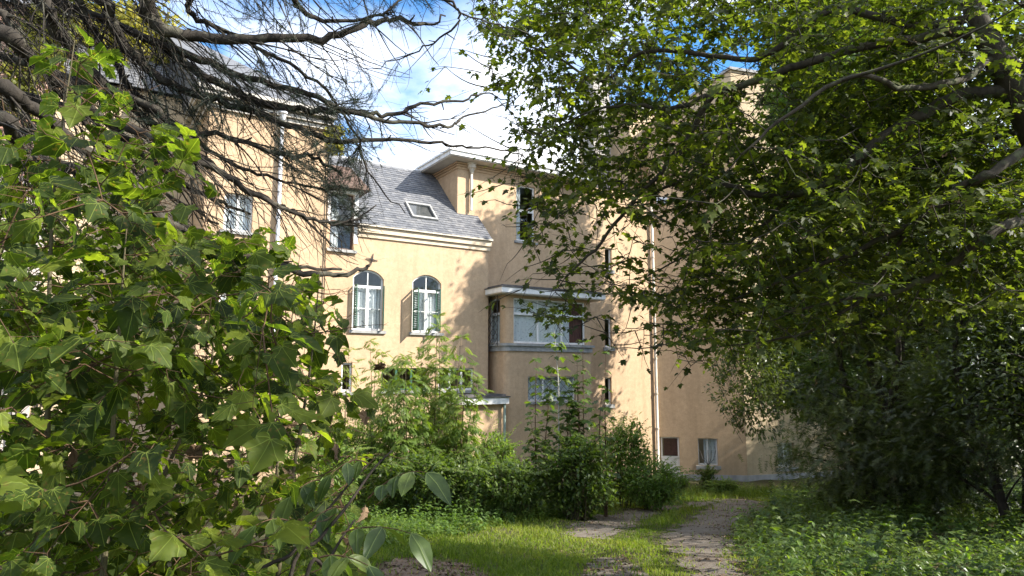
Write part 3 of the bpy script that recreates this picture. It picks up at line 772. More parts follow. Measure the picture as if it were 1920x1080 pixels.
# stone ledge and flat roof of the bay
led = MB()
def bayring(mb, o, z0, z1):
    c = [FB.P(sb0 - o, 0, -OB + .02)[:2]]
    c += [FB.P(sb0 - o, 0, -ch)[:2] + d1 * (ch + o) - d1 * (ch + o) * math.cos(th) + FB.n * (ch + o) * math.sin(th) for th in np.linspace(0, math.pi / 2, 7)]
    c += [FB.P(sb1 + o, 0, o)[:2], FB.P(sb1 + o, 0, -OB + .02)[:2]]
    poly_prism(mb, c, z0, z1)
def ringbox(mb, o, z0, z1):
    poly_prism(mb, [FB.P(sb0 - o, 0, -OB + .02)[:2], FB.P(sb0 - o, 0, o)[:2], FB.P(sb1 + o, 0, o)[:2], FB.P(sb1 + o, 0, -OB + .02)[:2]], z0, z1)
bayring(led, .07, bayw[2] - .36, bayw[2] - .13); bayring(led, .15, bayw[2] - .13, bayw[2] - .015); obj('stone_ledge', led, M['stone'], bay)
sf = MB(); ringbox(sf, .50, zR0, zR0 + .04); obj('soffit', sf, M['soffit'], bay)
fa = MB(); ringbox(fa, .54, zR0 + .04, zR0 + .27); obj('fascia', fa, M['white'], bay)
rf = MB(); ringbox(rf, .58, zR0 + .27, zR0 + .31); ringbox(rf, .42, zR0 + .31, zR0 + .40); obj('flat_roof', rf, M['felt'], bay)
FLb = Face(FB.P(sb0, 0)[:2], d2); FLb.n = -d1
drain(FT, 897, 572, 742, .16, .065)
# low porch with a white fascia left of the bay
pz = FB.px(920, 757, .0)[1]; pa0 = FB.px(862, 750, -.2)[0]; pa1 = FB.px(953, 750, .35)[0]
mb = MB(); fbox(mb, FB, pa0, pa1 - .12, gA, pz, -OB + .02, .15); porch = obj('porch', mb, M['stucco'], house)
mb = MB(); fbox(mb, FB, pa0 - .2, pa1, pz, pz + .28, -OB + .02, .42); obj('fascia', mb, M['white'], porch)
mb = MB(); fbox(mb, FB, pa0 - .25, pa1 + .05, pz + .28, pz + .33, -OB + .02, .47); fbox(mb, FB, pa0 - .1, pa1 - .1, pz + .33, pz + .42, -OB + .02, .30); obj('flat_roof', mb, M['felt'], porch)
mb = MB(); aa = FB.px(946, 780, .3)[0]; mb.tube([FB.P(aa, gA, .3), FB.P(aa, pz, .3)], .06, 8); obj('post', mb, M['copper'], porch)

# ---- B: the block right of the long drainpipe, angled
oB = FT.P(FT.px(1229, 700)[0], 0)[:2]
FB1 = Face(oB, (0.99, -0.14)); sB1 = FB1.px(1400, 850)[0]
FB2 = Face(FB1.P(sB1, 0)[:2], (0.955, 0.297))
zB = FB2.px(1440, 142)[1]
door = frect(FB1, 1233, 1275, 819, 905); door = (door[0], door[1], float(ground_z(*FB1.P(1, 0)[:2])) - .05, door[3])
w1 = frect(FB1, 1309, 1346, 822, 873); w2 = frect(FB2, 1458, 1490, 830, 876)
zp = FB1.px(1380, 891)[1]
zmid = FT.px(1150, 235)[1]
mb = MB(); wall(mb, FB1, 0, sB1, gA, zmid + 0.8, [door, w1], .3)
mb.add([FB1.P(0, gA), FB1.P(0, zmid + .8), FB1.P(0, zmid + .8, -3), FB1.P(0, gA, -3)], quad=[(0, 1, 2, 3)])
fquad(mb, FB1, [(-.5, gA, -6), (sB1 + 2, gA, -6), (sB1 + 2, zmid + .8, -6), (-.5, zmid + .8, -6)]); fquad(mb, FB1, [(-.5, zmid + .8, -6), (sB1 + 2, zmid + .8, -6), (sB1, zmid + .8, 0), (0, zmid + .8, 0)])
obj('wall', mb, M['stucco'], house, label='shaded wall with the back door')
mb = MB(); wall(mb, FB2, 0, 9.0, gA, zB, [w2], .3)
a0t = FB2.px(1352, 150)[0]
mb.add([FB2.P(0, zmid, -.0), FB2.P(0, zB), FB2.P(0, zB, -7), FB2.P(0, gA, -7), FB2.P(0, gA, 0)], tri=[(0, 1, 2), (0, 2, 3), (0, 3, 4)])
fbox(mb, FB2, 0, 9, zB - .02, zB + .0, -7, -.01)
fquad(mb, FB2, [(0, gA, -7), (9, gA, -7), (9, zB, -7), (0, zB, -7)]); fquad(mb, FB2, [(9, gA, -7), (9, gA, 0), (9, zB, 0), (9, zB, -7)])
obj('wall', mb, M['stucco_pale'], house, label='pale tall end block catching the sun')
mb = MB(); fbox(mb, FB2, -.12, 9.1, zB, zB + .16, -7.1, .12); obj('parapet_coping', mb, M['stone'], house)
mb = MB(); fbox(mb, FB1, -.0, door[0] - .002, gA, zp, .002, .05); fbox(mb, FB1, door[1] + .002, sB1 + .03, gA, zp, .002, .05); fbox(mb, FB2, -.03, 9, gA, zp, .002, .05); obj('plinth', mb, M['plinth'], house)
# back door: half glazed
mb = MB(); dm = door[2] + (door[3] - door[2]) * .52; da, db = door[0] + .2, door[1]
for (x0, x1, y0, y1) in ((da, da + .09, door[2], door[3]), (db - .09, db, door[2], door[3]), (da + .09, db - .09, door[3] - .09, door[3]), (da + .09, db - .09, dm - .08, dm + .08), (da + .09, db - .09, door[2], door[2] + .2)): fbox(mb, FB1, x0, x1, y0, y1, -.24, -.18)
fbox(mb, FB1, da + .09, db - .09, door[2] + .2, dm - .08, -.225, -.195)
dr = obj('door', mb, M['white'], house)
mb = MB(); fquad(mb, FB1, [(da + .09, dm + .08, -.21), (db - .09, dm + .08, -.21), (db - .09, door[3] - .09, -.21), (da + .09, door[3] - .09, -.21)]); obj('pane', mb, M['glass'], dr)
mb = MB(); fbox(mb, FB1, da + .1, db - .1, dm + .1, door[3] - .1, -.34, -.32); obj('curtain', mb, M['redcurtain'], dr)
mb = MB(); fbox(mb, FB1, door[0], da, door[2], door[3], -.26, -.17); obj('door_frame', mb, M['cream'], dr)
mb = MB(); mb.tube([FB1.P(da + .05, dm - .02, -.18), FB1.P(da + .05, dm - .02, -.12), FB1.P(da + .16, dm - .02, -.12)], .012, 6); obj('handle', mb, M['zinc'], dr)
window(FB1, *w1, cols=2, rec=.24, label='ground floor window beside the back door', curtain='lace', cur_a=[(w1[0] + .35, w1[1] - .05, 'lace')], sillh=.2, sillo=.12)
window(FB2, *w2, cols=2, rec=.24, label='ground floor window in the pale end wall', curtain='lace', sillh=.2, sillo=.12)
def bars(f, q):
    mb = MB(); c = (q[0] + q[1]) / 2
    for k in range(5):
        a = q[0] + (q[1] - q[0]) * (k + .5) / 5; mb.tube([f.P(c, q[2] + .02, -.05), f.P(c + (a - c) * .7, q[2] + .35, .02), f.P(a, q[2] + .8, -.05)], .012, 4)
    obj('grille', mb, M['iron'], house)
bars(FB1, w1); bars(FB2, w2)
mb = MB(); fbox(mb, FB1, .3, .9, FB1.px(1240, 384)[1], FB1.px(1240, 372)[1], 0, .25); obj('gutter', mb, M['zinc'], house)
drain(FT, 1221, 372, 850, .14, .085, ground=True, hopper=False)
# ---- upper wall and chimney behind the tower, right
FU = FT.shift(-2.2)
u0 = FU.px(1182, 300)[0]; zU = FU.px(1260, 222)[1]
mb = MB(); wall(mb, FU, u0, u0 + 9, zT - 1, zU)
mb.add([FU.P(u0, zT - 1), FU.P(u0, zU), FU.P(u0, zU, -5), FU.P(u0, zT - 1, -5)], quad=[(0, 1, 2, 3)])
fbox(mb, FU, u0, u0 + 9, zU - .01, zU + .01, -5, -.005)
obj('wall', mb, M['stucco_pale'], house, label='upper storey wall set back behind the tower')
mb = MB(); fbox(mb, FU, u0 - .15, u0 + 9, zU + .01, zU + .14, -5.1, .15); obj('parapet_coping', mb, M['white'], house)
c0 = FU.px(1112, 180, -1)[0]; c1 = FU.px(1143, 180, -1)[0]; zc = FU.px(1128, 148, -1)[1]
mb = MB(); fbox(mb, FU, c0, c1, zT, zc, -2.0, -1.0); fbox(mb, FU, c0 - .08, c1 + .08, zc, zc + .12, -2.08, -.92)
chim = obj('chimney', mb, M['concrete'], house)
for k in (0.3, 0.7):
    mb = MB(); a = c0 + (c1 - c0) * k; mb.tube([FU.P(a, zc + .12, -1.5), FU.P(a, zc + .5, -1.5)], [.12, .1], 8); obj('chimney_pot', mb, M['brick'], chim)

# ---- L: the left block, nearer, with hipped roof
OL = 0.4
FLk = FA.shift(OL)
l0 = FLk.px(383, 380)[0]; l1 = FLk.px(613, 400)[0]; zL = FLk.px(560, 214)[1]
lw = frect(FLk, 420, 474, 363, 434); lw2 = (lw[0], lw[1], lw[2] - 3.4, lw[3] - 3.4)
mb = MB(); wall(mb, FLk, l0, l1, gA, zL, [lw, lw2], .2)
mb.add([FLk.P(l0, gA), FLk.P(l0, zL), FLk.P(l0, zL, -9), FLk.P(l0, gA, -9)], quad=[(0, 1, 2, 3)])
mb.add([FLk.P(l1, gA), FLk.P(l1, gA, -9), FLk.P(l1, zL, -9), FLk.P(l1, zL)], quad=[(0, 1, 2, 3)])
fquad(mb, FLk, [(l0, gA, -9), (l1, gA, -9), (l1, zL, -9), (l0, zL, -9)])
obj('wall', mb, M['stucco'], house, label='wall of the left block behind the bare branches')
window(FLk, *lw, cols=2, rec=.16, label='upper window of the left block', curtain='lace'); window(FLk, *lw2, cols=2, rec=.16, label='lower window of the left block', curtain='lace')
mb = MB(); o = .35
for dz, oo in ((-.05, .45), (.10, .52), (-.28, .25), (-.45, .12)): fbox(mb, FLk, l0 - oo, l1 + oo * .3, zL + dz, zL + dz + .14, -9, oo)
obj('cornice', mb, M['soffit'], house)
mb = MB(); zl = zL + .24; APX = FLk.px(300, 44, -6.0)
e4 = [FLk.P(l0 - .5, zl, .5), FLk.P(l1 + .2, zl, .5), FLk.P(l1 + .2, zl, -9), FLk.P(l0 - .5, zl, -9), FLk.P(*APX, -6.0), FLk.P(*APX, -9.0)]
mb.add(e4, quad=[(1, 2, 5, 4), (3, 0, 4, 5)], tri=[(0, 1, 4), (2, 3, 5)]); obj('roof', mb, M['slate'], house)
drain(FLk, 530, 222, 640, .13, .075, mat='zinc')

# ---- lower link between the left block and the brick neighbour
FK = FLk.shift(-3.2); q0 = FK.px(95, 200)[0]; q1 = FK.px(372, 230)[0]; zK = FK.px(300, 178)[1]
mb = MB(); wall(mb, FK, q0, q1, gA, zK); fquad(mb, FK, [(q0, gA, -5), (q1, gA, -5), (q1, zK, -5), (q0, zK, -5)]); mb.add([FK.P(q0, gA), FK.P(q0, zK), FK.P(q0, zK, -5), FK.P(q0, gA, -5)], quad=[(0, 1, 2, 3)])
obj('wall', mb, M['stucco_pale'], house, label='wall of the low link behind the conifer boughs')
zkf = lambda b: zK + (b + .3) * 1.0
mb = MB(); mb.add([FK.P(q0 - .2, zkf(-.3), .3), FK.P(q1, zkf(-.3), .3), FK.P(q1, zkf(2.6), -2.6), FK.P(q0 - .2, zkf(2.6), -2.6), FK.P(q0 - .2, zK, -5.2), FK.P(q1, zK, -5.2)], quad=[(0, 1, 2, 3), (3, 2, 5, 4)], tri=[(0, 3, 4), (1, 5, 2)])
lr = obj('roof', mb, M['felt'], house); slates(FK, q0 - .2, q1, -.3, 2.6, zkf, lr, width=.3, course=.24)
# ---- brick neighbour at the far left
FN = Face(FLk.P(l0 - 9.5, 0, -3.0)[:2], d1)
brick_house = thing('brick_house', gpt(*FN.P(3, 0)[:2]), 'pinkish old brick gable end seen through branches at the upper left corner', 'house')
n0 = FN.px(-160, 200)[0]; n1 = FN.px(112, 120)[0]; zN = FN.px(60, 20)[1]
mb = MB(); fbox(mb, FN, n0, n1, 0, zN, -6, -.02); obj('wall', mb, M['mortar'], brick_house)
rb = np.random.RandomState(5); bl = []
bh, bw_ = .085, .27
zlo = FN.px(40, 330)[1]
i = 0; z = zlo
while z < zN - .02:
    a = n0 + (bw_ / 2 if i % 2 else 0)
    while a < n1 - .05:
        a1 = min(a + bw_ - .014, n1)
        x_, y_, _ = project(FN.P((a + a1) / 2, z))
        if -20 < x_ < 130 and a1 - a > .06: bl.append((a, a1, z, z + bh - .012, rb.uniform(-.004, .012), rb.beta(2.2, 2.2), x_))
        a += bw_
    z += bh; i += 1
bl.sort(key=lambda q: -q[6])
vis = [b for b in bl if 0 < b[6] < 112][:: max(1, len([b for b in bl if 0 < b[6] < 112]) // 290)][:290]
vs = set(id(b) for b in vis)
st = MB()
for b in bl:
    if id(b) in vs:
        m_ = MB(); fbox(m_, FN, b[0], b[1], b[2], b[3], -.03, b[4], b[5]); obj('brick', m_, M['brick'], brick_house)
    else: fbox(st, FN, b[0], b[1], b[2], b[3], -.03, b[4], b[5])
obj('brickwork', st, M['brick'], brick_house, kind='stuff')
mb = MB(); zn = zN + .02
mb.add([FN.P(n0 - .3, zn, .3), FN.P(n1 + .2, zn, .3), FN.P(n1 + .2, zn, -6.3), FN.P(n0 - .3, zn, -6.3), FN.P(n0 - .3, zn + 3, -3), FN.P(n1 + .2, zn + 3, -3)], quad=[(0, 1, 5, 4), (2, 3, 4, 5)], tri=[(1, 2, 5), (3, 0, 4)])
obj('roof', mb, M['slate'], brick_house)
# ================================================================== FOLIAGE TOOLS
def nrm(v): return v / (np.linalg.norm(v, axis=-1, keepdims=True) + 1e-9)
def template(half, cen, fold=0.12, droop=0.28, wave=0.03, seed=0, stalk=0.0):
    r = np.random.RandomState(seed)
    h = np.array(half, float)
    pts = np.concatenate([h, (h[1:-1] * [-1, 1])[::-1]])
    pts = pts + r.uniform(-0.012, 0.012, pts.shape)
    V2 = np.concatenate([[cen], pts])
    z = -droop * (V2[:, 1] ** 2) * 0.8 + fold * np.abs(V2[:, 0]) - droop * V2[:, 0] ** 2 + r.uniform(-wave, wave, len(V2))
    V = np.column_stack([V2, z]); n = len(pts)
    T = [(0, 1 + k, 1 + (k + 1) % n) for k in range(n)]
    T = [(a, c, b) for a, b, c in T]
    return V, np.array(T), V2.copy()
SYC = [(0, 0), (0.10, -0.07), (0.24, -0.06), (0.37, 0.02), (0.35, 0.11), (0.33, 0.18), (0.43, 0.24), (0.49, 0.33), (0.55, 0.46), (0.47, 0.50), (0.38, 0.53), (0.31, 0.56), (0.33, 0.65), (0.25, 0.74), (0.17, 0.82), (0.10, 0.93), (0, 1.03)]
MAP = [(0, 0), (0.22, -0.05), (0.40, 0.03), (0.24, 0.17), (0.62, 0.42), (0.22, 0.50), (0.27, 0.70), (0, 1.0)]
OVA = [(0, 0), (0.10, 0.10), (0.19, 0.28), (0.23, 0.48), (0.19, 0.70), (0.09, 0.89), (0, 1.0)]
LAN = [(0, 0), (0.17, 0.30), (0.17, 0.62), (0, 1.0)]
NET = [(0, 0), (0.24, 0.14), (0.25, 0.42), (0, 1.0)]
def vary(T, seed):
    r = np.random.RandomState(seed); V, tr, uv = T; V = V.copy(); a = r.uniform(-.35, .35)
    V[:, 0] += a * .25 * V[:, 1] ** 2; V[:, 0] *= np.where(V[:, 0] > 0, r.uniform(.75, 1.1), r.uniform(.75, 1.1))
    V[:, 2] += r.uniform(-.5, .5) * V[:, 0] * V[:, 1] + r.uniform(-.25, .3) * V[:, 0] ** 2 + .05 * np.sin(V[:, 0] * 9 + r.uniform(0, 6)) + .04 * np.sin(V[:, 1] * 8 + r.uniform(0, 6))
    return V, tr, uv
T_SYC = [vary(template(SYC, (0, 0.33), 0.10 + 0.05 * (k % 5), 0.10 + 0.09 * (k % 6), 0.04, k), k) for k in range(9)]
T_MAP = [template(MAP, (0, 0.30), 0.12, 0.2 + 0.1 * k, 0.04, k) for k in range(3)]
T_OVA = [template(OVA, (0, 0.45), 0.22, 0.25 + 0.12 * k, 0.02, k) for k in range(3)]
T_LAN = [template(LAN, (0, 0.45), 0.25, 0.2 + 0.1 * k, 0.02, k) for k in range(2)]
T_NET = [template(NET, (0, 0.30), 0.2, 0.35, 0.02, k) for k in range(2)]
def pinnate(nl=5, seed=0, lw=0.36, ll=0.36):
    r = np.random.RandomState(seed); V = []; T = []; U = []
    def leaflet(b, d, L):
        d = np.array(d) / np.linalg.norm(d); s = np.array((-d[1], d[0])); n0 = len(V)
        for q, w_ in ((0, 0), (.45, .5), (1, 0), (.45, -.5)):
            p = np.array(b) + d * L * q + s * L * lw * w_
            V.append((p[0], p[1], -0.25 * p[1] ** 2 - 0.35 * abs(p[0]) + (0.05 if w_ else 0) + r.uniform(-.01, .01))); U.append((w_, q))
        T.extend([(n0, n0 + 1, n0 + 3), (n0 + 1, n0 + 2, n0 + 3)])
    for k in range(nl):
        y = 0.2 + 0.6 * k / nl
        for sgn in (1, -1): leaflet((0.01 * sgn, y), (sgn * 0.9, 0.45 + .12 * k), ll * (0.75 if k == 0 else 1) * r.uniform(.85, 1.1))
    leaflet((0, 0.72), (0, 1), ll)
    n0 = len(V); V += [(-.008, 0, 0), (.008, 0, 0), (0, .75, -.14)]; U += [(0, 0)] * 3; T.append((n0, n0 + 1, n0 + 2))
    return np.array(V), np.array(T), np.array(U)
T_ASH = [pinnate(5, k) for k in range(3)]
def sprig(seed=0, n=7):
    r = np.random.RandomState(seed); V = []; T = []; U = []
    for k in range(n):
        y = 0.08 + 0.9 * k / n
        for sgn in (1, -1):
            n0 = len(V); L = 0.26 * (1 - 0.4 * k / n) * r.uniform(.8, 1.2)
            V += [(0, y, 0), (0, y + .07, -.02), (sgn * L, y + .16 + r.uniform(-.03, .05), r.uniform(-.1, .05))]; U += [(0, 0)] * 3
            T.append((n0, n0 + 1, n0 + 2))
    return np.array(V), np.array(T), np.array(U)
T_SPRIG = [sprig(k) for k in range(3)]
# an open cluster of several small leaves, for crowns too far off to pick a leaf out
def cluster(seed=0, n=6):
    r = np.random.RandomState(seed); V = []; T = []; U = []
    for k in range(n):
        c = r.uniform(-.45, .45, 3) * (1, 1, .5) + (0, .5, 0); a = r.uniform(0, 6.28); L = r.uniform(.22, .38)
        d = np.array((math.cos(a), math.sin(a), r.uniform(-.5, .3))); s = np.array((-math.sin(a), math.cos(a), r.uniform(-.4, .4))); n0 = len(V)
        V += [c - d * L * .5, c + s * L * .3, c + d * L * .6, c - s * L * .3]; U += [(0, 0)] * 4; T += [(n0, n0 + 1, n0 + 2), (n0, n0 + 2, n0 + 3)]
    return np.array(V), np.array(T), np.array(U)
T_CLU = [cluster(k) for k in range(4)]

class Leaves:
    """leaf poses gathered for one plant"""
    def __init__(s): s.p = []; s.d = []; s.u = []; s.s = []; s.t = []
    def add(s, p, d, u, size, tint):
        p = np.asarray(p, float).reshape(-1, 3); n = len(p)
        s.p.append(p); s.d.append(np.broadcast_to(d, (n, 3))); s.u.append(np.broadcast_to(u, (n, 3)))
        s.s.append(np.broadcast_to(size, (n,))); s.t.append(np.broadcast_to(tint, (n,)))
    def pack(s): return [np.concatenate(x) for x in (s.p, s.d, s.u, s.s, s.t)] if s.p else None
def frames(d, u):
    y = nrm(d); x = nrm(np.cross(y, u)); z = np.cross(x, y)
    return np.stack([x, y, z], -1)            # columns
def put_leaves(mb, T, p, d, u, size, tint, r):
    Rm = frames(d, u); which = r.randint(0, len(T), len(p))
    for k, (V, tr, uv) in enumerate(T):
        m = which == k
        if not m.any(): continue
        W_ = np.einsum('nij,vj->nvi', Rm[m], V) * size[m][:, None, None] + p[m][:, None, :]
        n = m.sum(); nv = len(V)
        F_ = tr[None] + (np.arange(n) * nv)[:, None, None]
        mb.add(W_.reshape(-1, 3), tri=F_.reshape(-1, 3), uv=np.tile(uv, (n, 1)), tint=np.repeat(tint[m], nv))
LEAF_CACHE = {}
def finish(plant, L, T, mat, r, singles=300, smooth=True, minpx=10):
    """the leaves that show largest become parts of their own, the rest one joined mass"""
    P = L.pack()
    if P is None: return
    p, d, u, s, t = P
    x, y, dep = project(p + nrm(d) * s[:, None] * .5)
    px_ = F * s / np.maximum(dep, .3)
    ok = (dep > .4) & (x > 5) & (x < 1915) & (y > 5) & (y < 1075)
    score = np.where(ok, px_, 0)
    order = np.argsort(-score); pick = [i for i in order[:singles] if score[i] > minpx]
    rest = np.ones(len(p), bool); rest[pick] = False
    b = wbase(plant)
    if len(pick):
        Rm = frames(d[pick], u[pick])
        for j, i in enumerate(pick):
            k = r.randint(0, len(T)); lv = int(np.clip(t[i], 0, .999) * 6)
            key = (id(T), k, lv, mat.name)
            if key not in LEAF_CACHE:
                m_ = MB(); V, tr, uv = T[k]; m_.add(V, tri=tr, uv=uv, tint=(lv + .5) / 6); LEAF_CACHE[key] = m_.mesh('leaf', mat, smooth=smooth)
            o = bpy.data.objects.new('leaf', LEAF_CACHE[key]); C.objects.link(o); o.parent = plant
            A = np.eye(4); A[:3, :3] = Rm[j] * s[i]; A[:3, 3] = p[i] - b
            o.matrix_basis = Matrix(A.tolist())
    mb = MB()
    if rest.any():
        put_leaves(mb, T, p[rest], d[rest], u[rest], s[rest], t[rest], r)
        obj('foliage', mb, mat, plant, smooth=smooth, kind='stuff')
def bez(a, b, sag=0.0, n=5, out=None):
    a = np.asarray(a, float); b = np.asarray(b, float); m = (a + b) / 2 + np.array((0, 0, sag))
    if out is not None: m = m + out
    t = np.linspace(0, 1, n)[:, None]
    return (1 - t) ** 2 * a + 2 * t * (1 - t) * m + t * t * b
def smoothline(P, per=5):
    P = np.asarray(P, float)
    if len(P) < 3: return P
    Q = np.concatenate([[2 * P[0] - P[1]], P, [2 * P[-1] - P[-2]]]); outp = []
    for i in range(1, len(Q) - 2):
        for t in np.linspace(0, 1, per, endpoint=False):
            a, b, c, d = Q[i - 1], Q[i], Q[i + 1], Q[i + 2]
            outp.append(.5 * ((2 * b) + (-a + c) * t + (2 * a - 5 * b + 4 * c - d) * t * t + (-a + 3 * b - 3 * c + d) * t ** 3))
    outp.append(P[-1]); return np.array(outp)
def rnd(r, n): return nrm(r.normal(size=(n, 3)))

def sprays(L, tw, nodes, centers, r, slen=0.5, nleaf=8, size=(.1, .14), pet=.05, droop=.25, updir=(0, 0, 1), tilt=.5, tint=(.5, .22), rt=.006, maxlink=1.6, face=0.0):
    """leafy shoots at the given centres, each joined to the nearest wood"""
    nodes = [np.asarray(n_, float) for n_ in nodes]; NA = np.concatenate([n_.reshape(-1, 3) for n_ in nodes])
    D = np.array([np.min(np.linalg.norm(NA - c, axis=1)) for c in centers]); order = np.argsort(D)
    buf = np.zeros((len(NA) + len(centers) * 6, 3)); buf[:len(NA)] = NA; nb = len(NA)
    for i in order:
        c = centers[i]; dd = np.linalg.norm(buf[:nb] - c, axis=1) + np.maximum(0, buf[:nb, 2] - c[2]) * .2
        a = buf[np.argmin(dd)]
        v = c - a; dist = np.linalg.norm(v)
        hd = nrm(v * (1, 1, .5) + r.normal(size=3) * .25 * max(dist, .2))
        if dist > 0.04:
            P = bez(a, c, sag=-.06 * dist, n=4 if dist < .6 else 6, out=r.normal(size=3) * .05 * dist)
            tw.tube(P, np.linspace(rt * (1 + 1.1 * min(dist, 2)), rt * .9, len(P)), 4 if rt < .02 else 5, cap=False)
            k = min(4, len(P)); buf[nb:nb + k] = P[-k:]; nb += k
        sl = slen * r.uniform(.6, 1.25)
        e = c + hd * sl + np.array((0, 0, -droop * sl * r.uniform(.3, 1.3)))
        Q = bez(c, e, sag=.06 * sl, n=4); tw.tube(Q, np.linspace(rt * .9, rt * .35, 4), 3, cap=False)
        n = max(2, int(nleaf * r.uniform(.7, 1.3)))
        tt = (np.arange(n) // 2 + r.uniform(0, .35, n)) / max(1, (n - 1) // 2 + .4); tt = np.clip(tt, 0, 1)
        base = c + (e - c) * tt[:, None] + np.array((0, 0, .06 * sl)) * (2 * tt * (1 - tt))[:, None]
        side = nrm(np.cross(hd, (0, 0, 1.0)) + 1e-6) * np.where(np.arange(n) % 2, 1, -1)[:, None]
        sz = r.uniform(size[0], size[1], n) * (1 - .25 * tt)
        ld = nrm(side * r.uniform(.5, 1, (n, 1)) + hd * r.uniform(.3, 1.0, (n, 1)) + r.normal(size=(n, 3)) * .25 + np.array((0, 0, -1)) * (droop * r.uniform(.5, 1.8, (n, 1))))
        pl = pet * r.uniform(.6, 1.3, (n, 1)); pd = nrm(ld + np.array((0, 0, .45)))
        lp = base + pd * pl
        if pet > .05:
            for j in range(n): tw.tube([base[j], lp[j]], [.0016, .0012], 3, cap=False)
        up = nrm(np.asarray(updir, float) + rnd(r, n) * tilt + np.array((0, -1, 0)) * face)
        L.add(lp, ld, up, sz, np.clip(tint[0] + tint[1] * r.normal() * .7 + tint[1] * .8 * r.normal(size=n), 0.02, .98))
    return buf[:nb]

def pxline(pts, Ys):
    Ys = np.interp(np.linspace(0, 1, len(pts)), np.linspace(0, 1, len(Ys)), Ys)
    return np.array([at(x, y, Y) for (x, y), Y in zip(pts, Ys)])

# ================================================================== RIGHT-HAND MAPLE
rm = np.random.RandomState(11)
mbase = gpt(8.3, 8.6)
maple = thing('maple_tree', mbase, 'big maple leaning in from the right, long dark limbs hanging over the drive', 'tree')
tk = smoothline(np.array([mbase + (0, 0, -.2), mbase + (-.2, -.1, 2.0), mbase + (-.8, -.2, 4.0), at(1985, 330, 8.2), at(1905, 165, 8.0), at(1868, 105, 8.0), at(1830, 30, 8.0), at(1790, -80, 8.1), at(1730, -260, 8.4)]))
mb = MB(); mb.tube(tk, np.interp(np.linspace(0, 1, len(tk)), [0, .45, .7, 1], [.26, .2, .13, .06]), 10); obj('trunk', mb, M['mbark'], maple, smooth=True)
J = (1908, 172)
LIMBS = [
 ([J, (1840, 173), (1780, 187), (1715, 222), (1650, 262), (1600, 306), (1545, 345), (1485, 366), (1415, 365), (1355, 345), (1335, 328), (1290, 333), (1235, 358), (1160, 400)], (8, 8.3, 9.3, 10.3), .085, .018),
 ([(1868, 105), (1800, 60), (1720, 72), (1600, 92), (1500, 122), (1420, 152), (1340, 178), (1295, 245), (1240, 322), (1180, 387), (1115, 470), (1060, 520)], (8, 8.2, 9, 9.6), .075, .016),
 ([(1340, 178), (1262, 201), (1190, 197), (1120, 205), (1050, 235)], (8.8, 9.6), .04, .012),
 ([(1990, 330), (1920, 402), (1850, 442), (1790, 492), (1700, 540), (1590, 562), (1470, 585)], (8, 7.6, 8.2, 9), .075, .014),
 ([(1960, 245), (1920, 282), (1860, 322), (1800, 355), (1700, 424), (1600, 474), (1450, 532), (1380, 560)], (8, 7.4, 8.4, 9.4), .07, .014),
 ([(1830, 30), (1720, 48), (1560, 18), (1450, 96), (1380, 110), (1272, 96), (1200, 102), (1130, 150), (1050, 110), (960, 70)], (8, 8.6, 9.4, 10), .06, .012),
 ([(1485, 366), (1440, 412), (1395, 462), (1340, 472), (1285, 482), (1210, 520)], (9.6, 10.2), .035, .010),
 ([(1868, 105), (1800, 150), (1700, 165), (1600, 140), (1480, 215), (1390, 290)], (8, 7.2, 7.2), .05, .012),
 ([(1905, 168), (1960, 80), (2060, -20), (2200, -120)], (8, 7.4, 6.8), .09, .03),
 ([(1830, 30), (1850, -60), (1950, -220), (2050, -380)], (8, 8.6, 9.5), .07, .03),
 ([(1700, 424), (1650, 520), (1560, 600), (1450, 640), (1350, 650)], (8.3, 9, 10), .03, .010),
 ([(1905, 250), (1800, 280), (1700, 330), (1620, 400)], (8, 8.8, 9.8), .03, .010),
]
mnodes = [tk]
for pts, Ys, r0, r1 in LIMBS:
    P = smoothline(pxline(pts, Ys), 5); P[1:-1] += rm.normal(size=P[1:-1].shape) * .012
    mb = MB(); mb.tube(P, np.linspace(r0, r1, len(P)), 8); obj('limb', mb, M['mbark'], maple, smooth=True); mnodes.append(P)
MAPOLY = [(880, -90), (905, 60), (925, 100), (905, 118), (915, 165), (955, 178), (968, 205), (945, 240), (1002, 275), (962, 320), (1004, 348), (985, 430), (978, 470), (1012, 505), (1062, 520), (1045, 560), (1000, 585), (1020, 612), (1085, 600), (1130, 560), (1180, 560), (1225, 575), (1215, 610), (1222, 655), (1262, 640), (1300, 690), (1400, 660), (1560, 640), (1700, 600), (1990, 560), (1990, -90)]
HOLES = [(1165, 445, 62, 42, .16), (1240, 410, 26, 60, .22), (1385, 118, 48, 36, .04), (1290, 185, 34, 26, .2), (1435, 195, 56, 46, .06), (1205, 258, 34, 40, .35), (1128, 168, 22, 30, .4), (1105, 395, 30, 30, .35), (1250, 505, 34, 46, .2), (1155, 520, 34, 30, .3), (1060, 460, 30, 40, .5), (1040, 300, 30, 20, .5), (1740, 470, 60, 40, .5), (1640, 610, 200, 70, .45), (1330, 620, 60, 50, .6), (1190, 640, 30, 60, .5)]
def sample_px(n, poly, holes, r, x0, x1, y0, y1):
    o = []
    while len(o) < n:
        x = r.uniform(x0, x1, 4 * n); y = r.uniform(y0, y1, 4 * n); w = inpoly(x, y, poly).astype(float)
        for hx, hy, a, b, dn in holes: w = np.where(((x - hx) / a) ** 2 + ((y - hy) / b) ** 2 < 1, w * dn, w)
        k = r.uniform(size=4 * n) < w; o += list(zip(x[k], y[k]))
    return o[:n]
cs = []
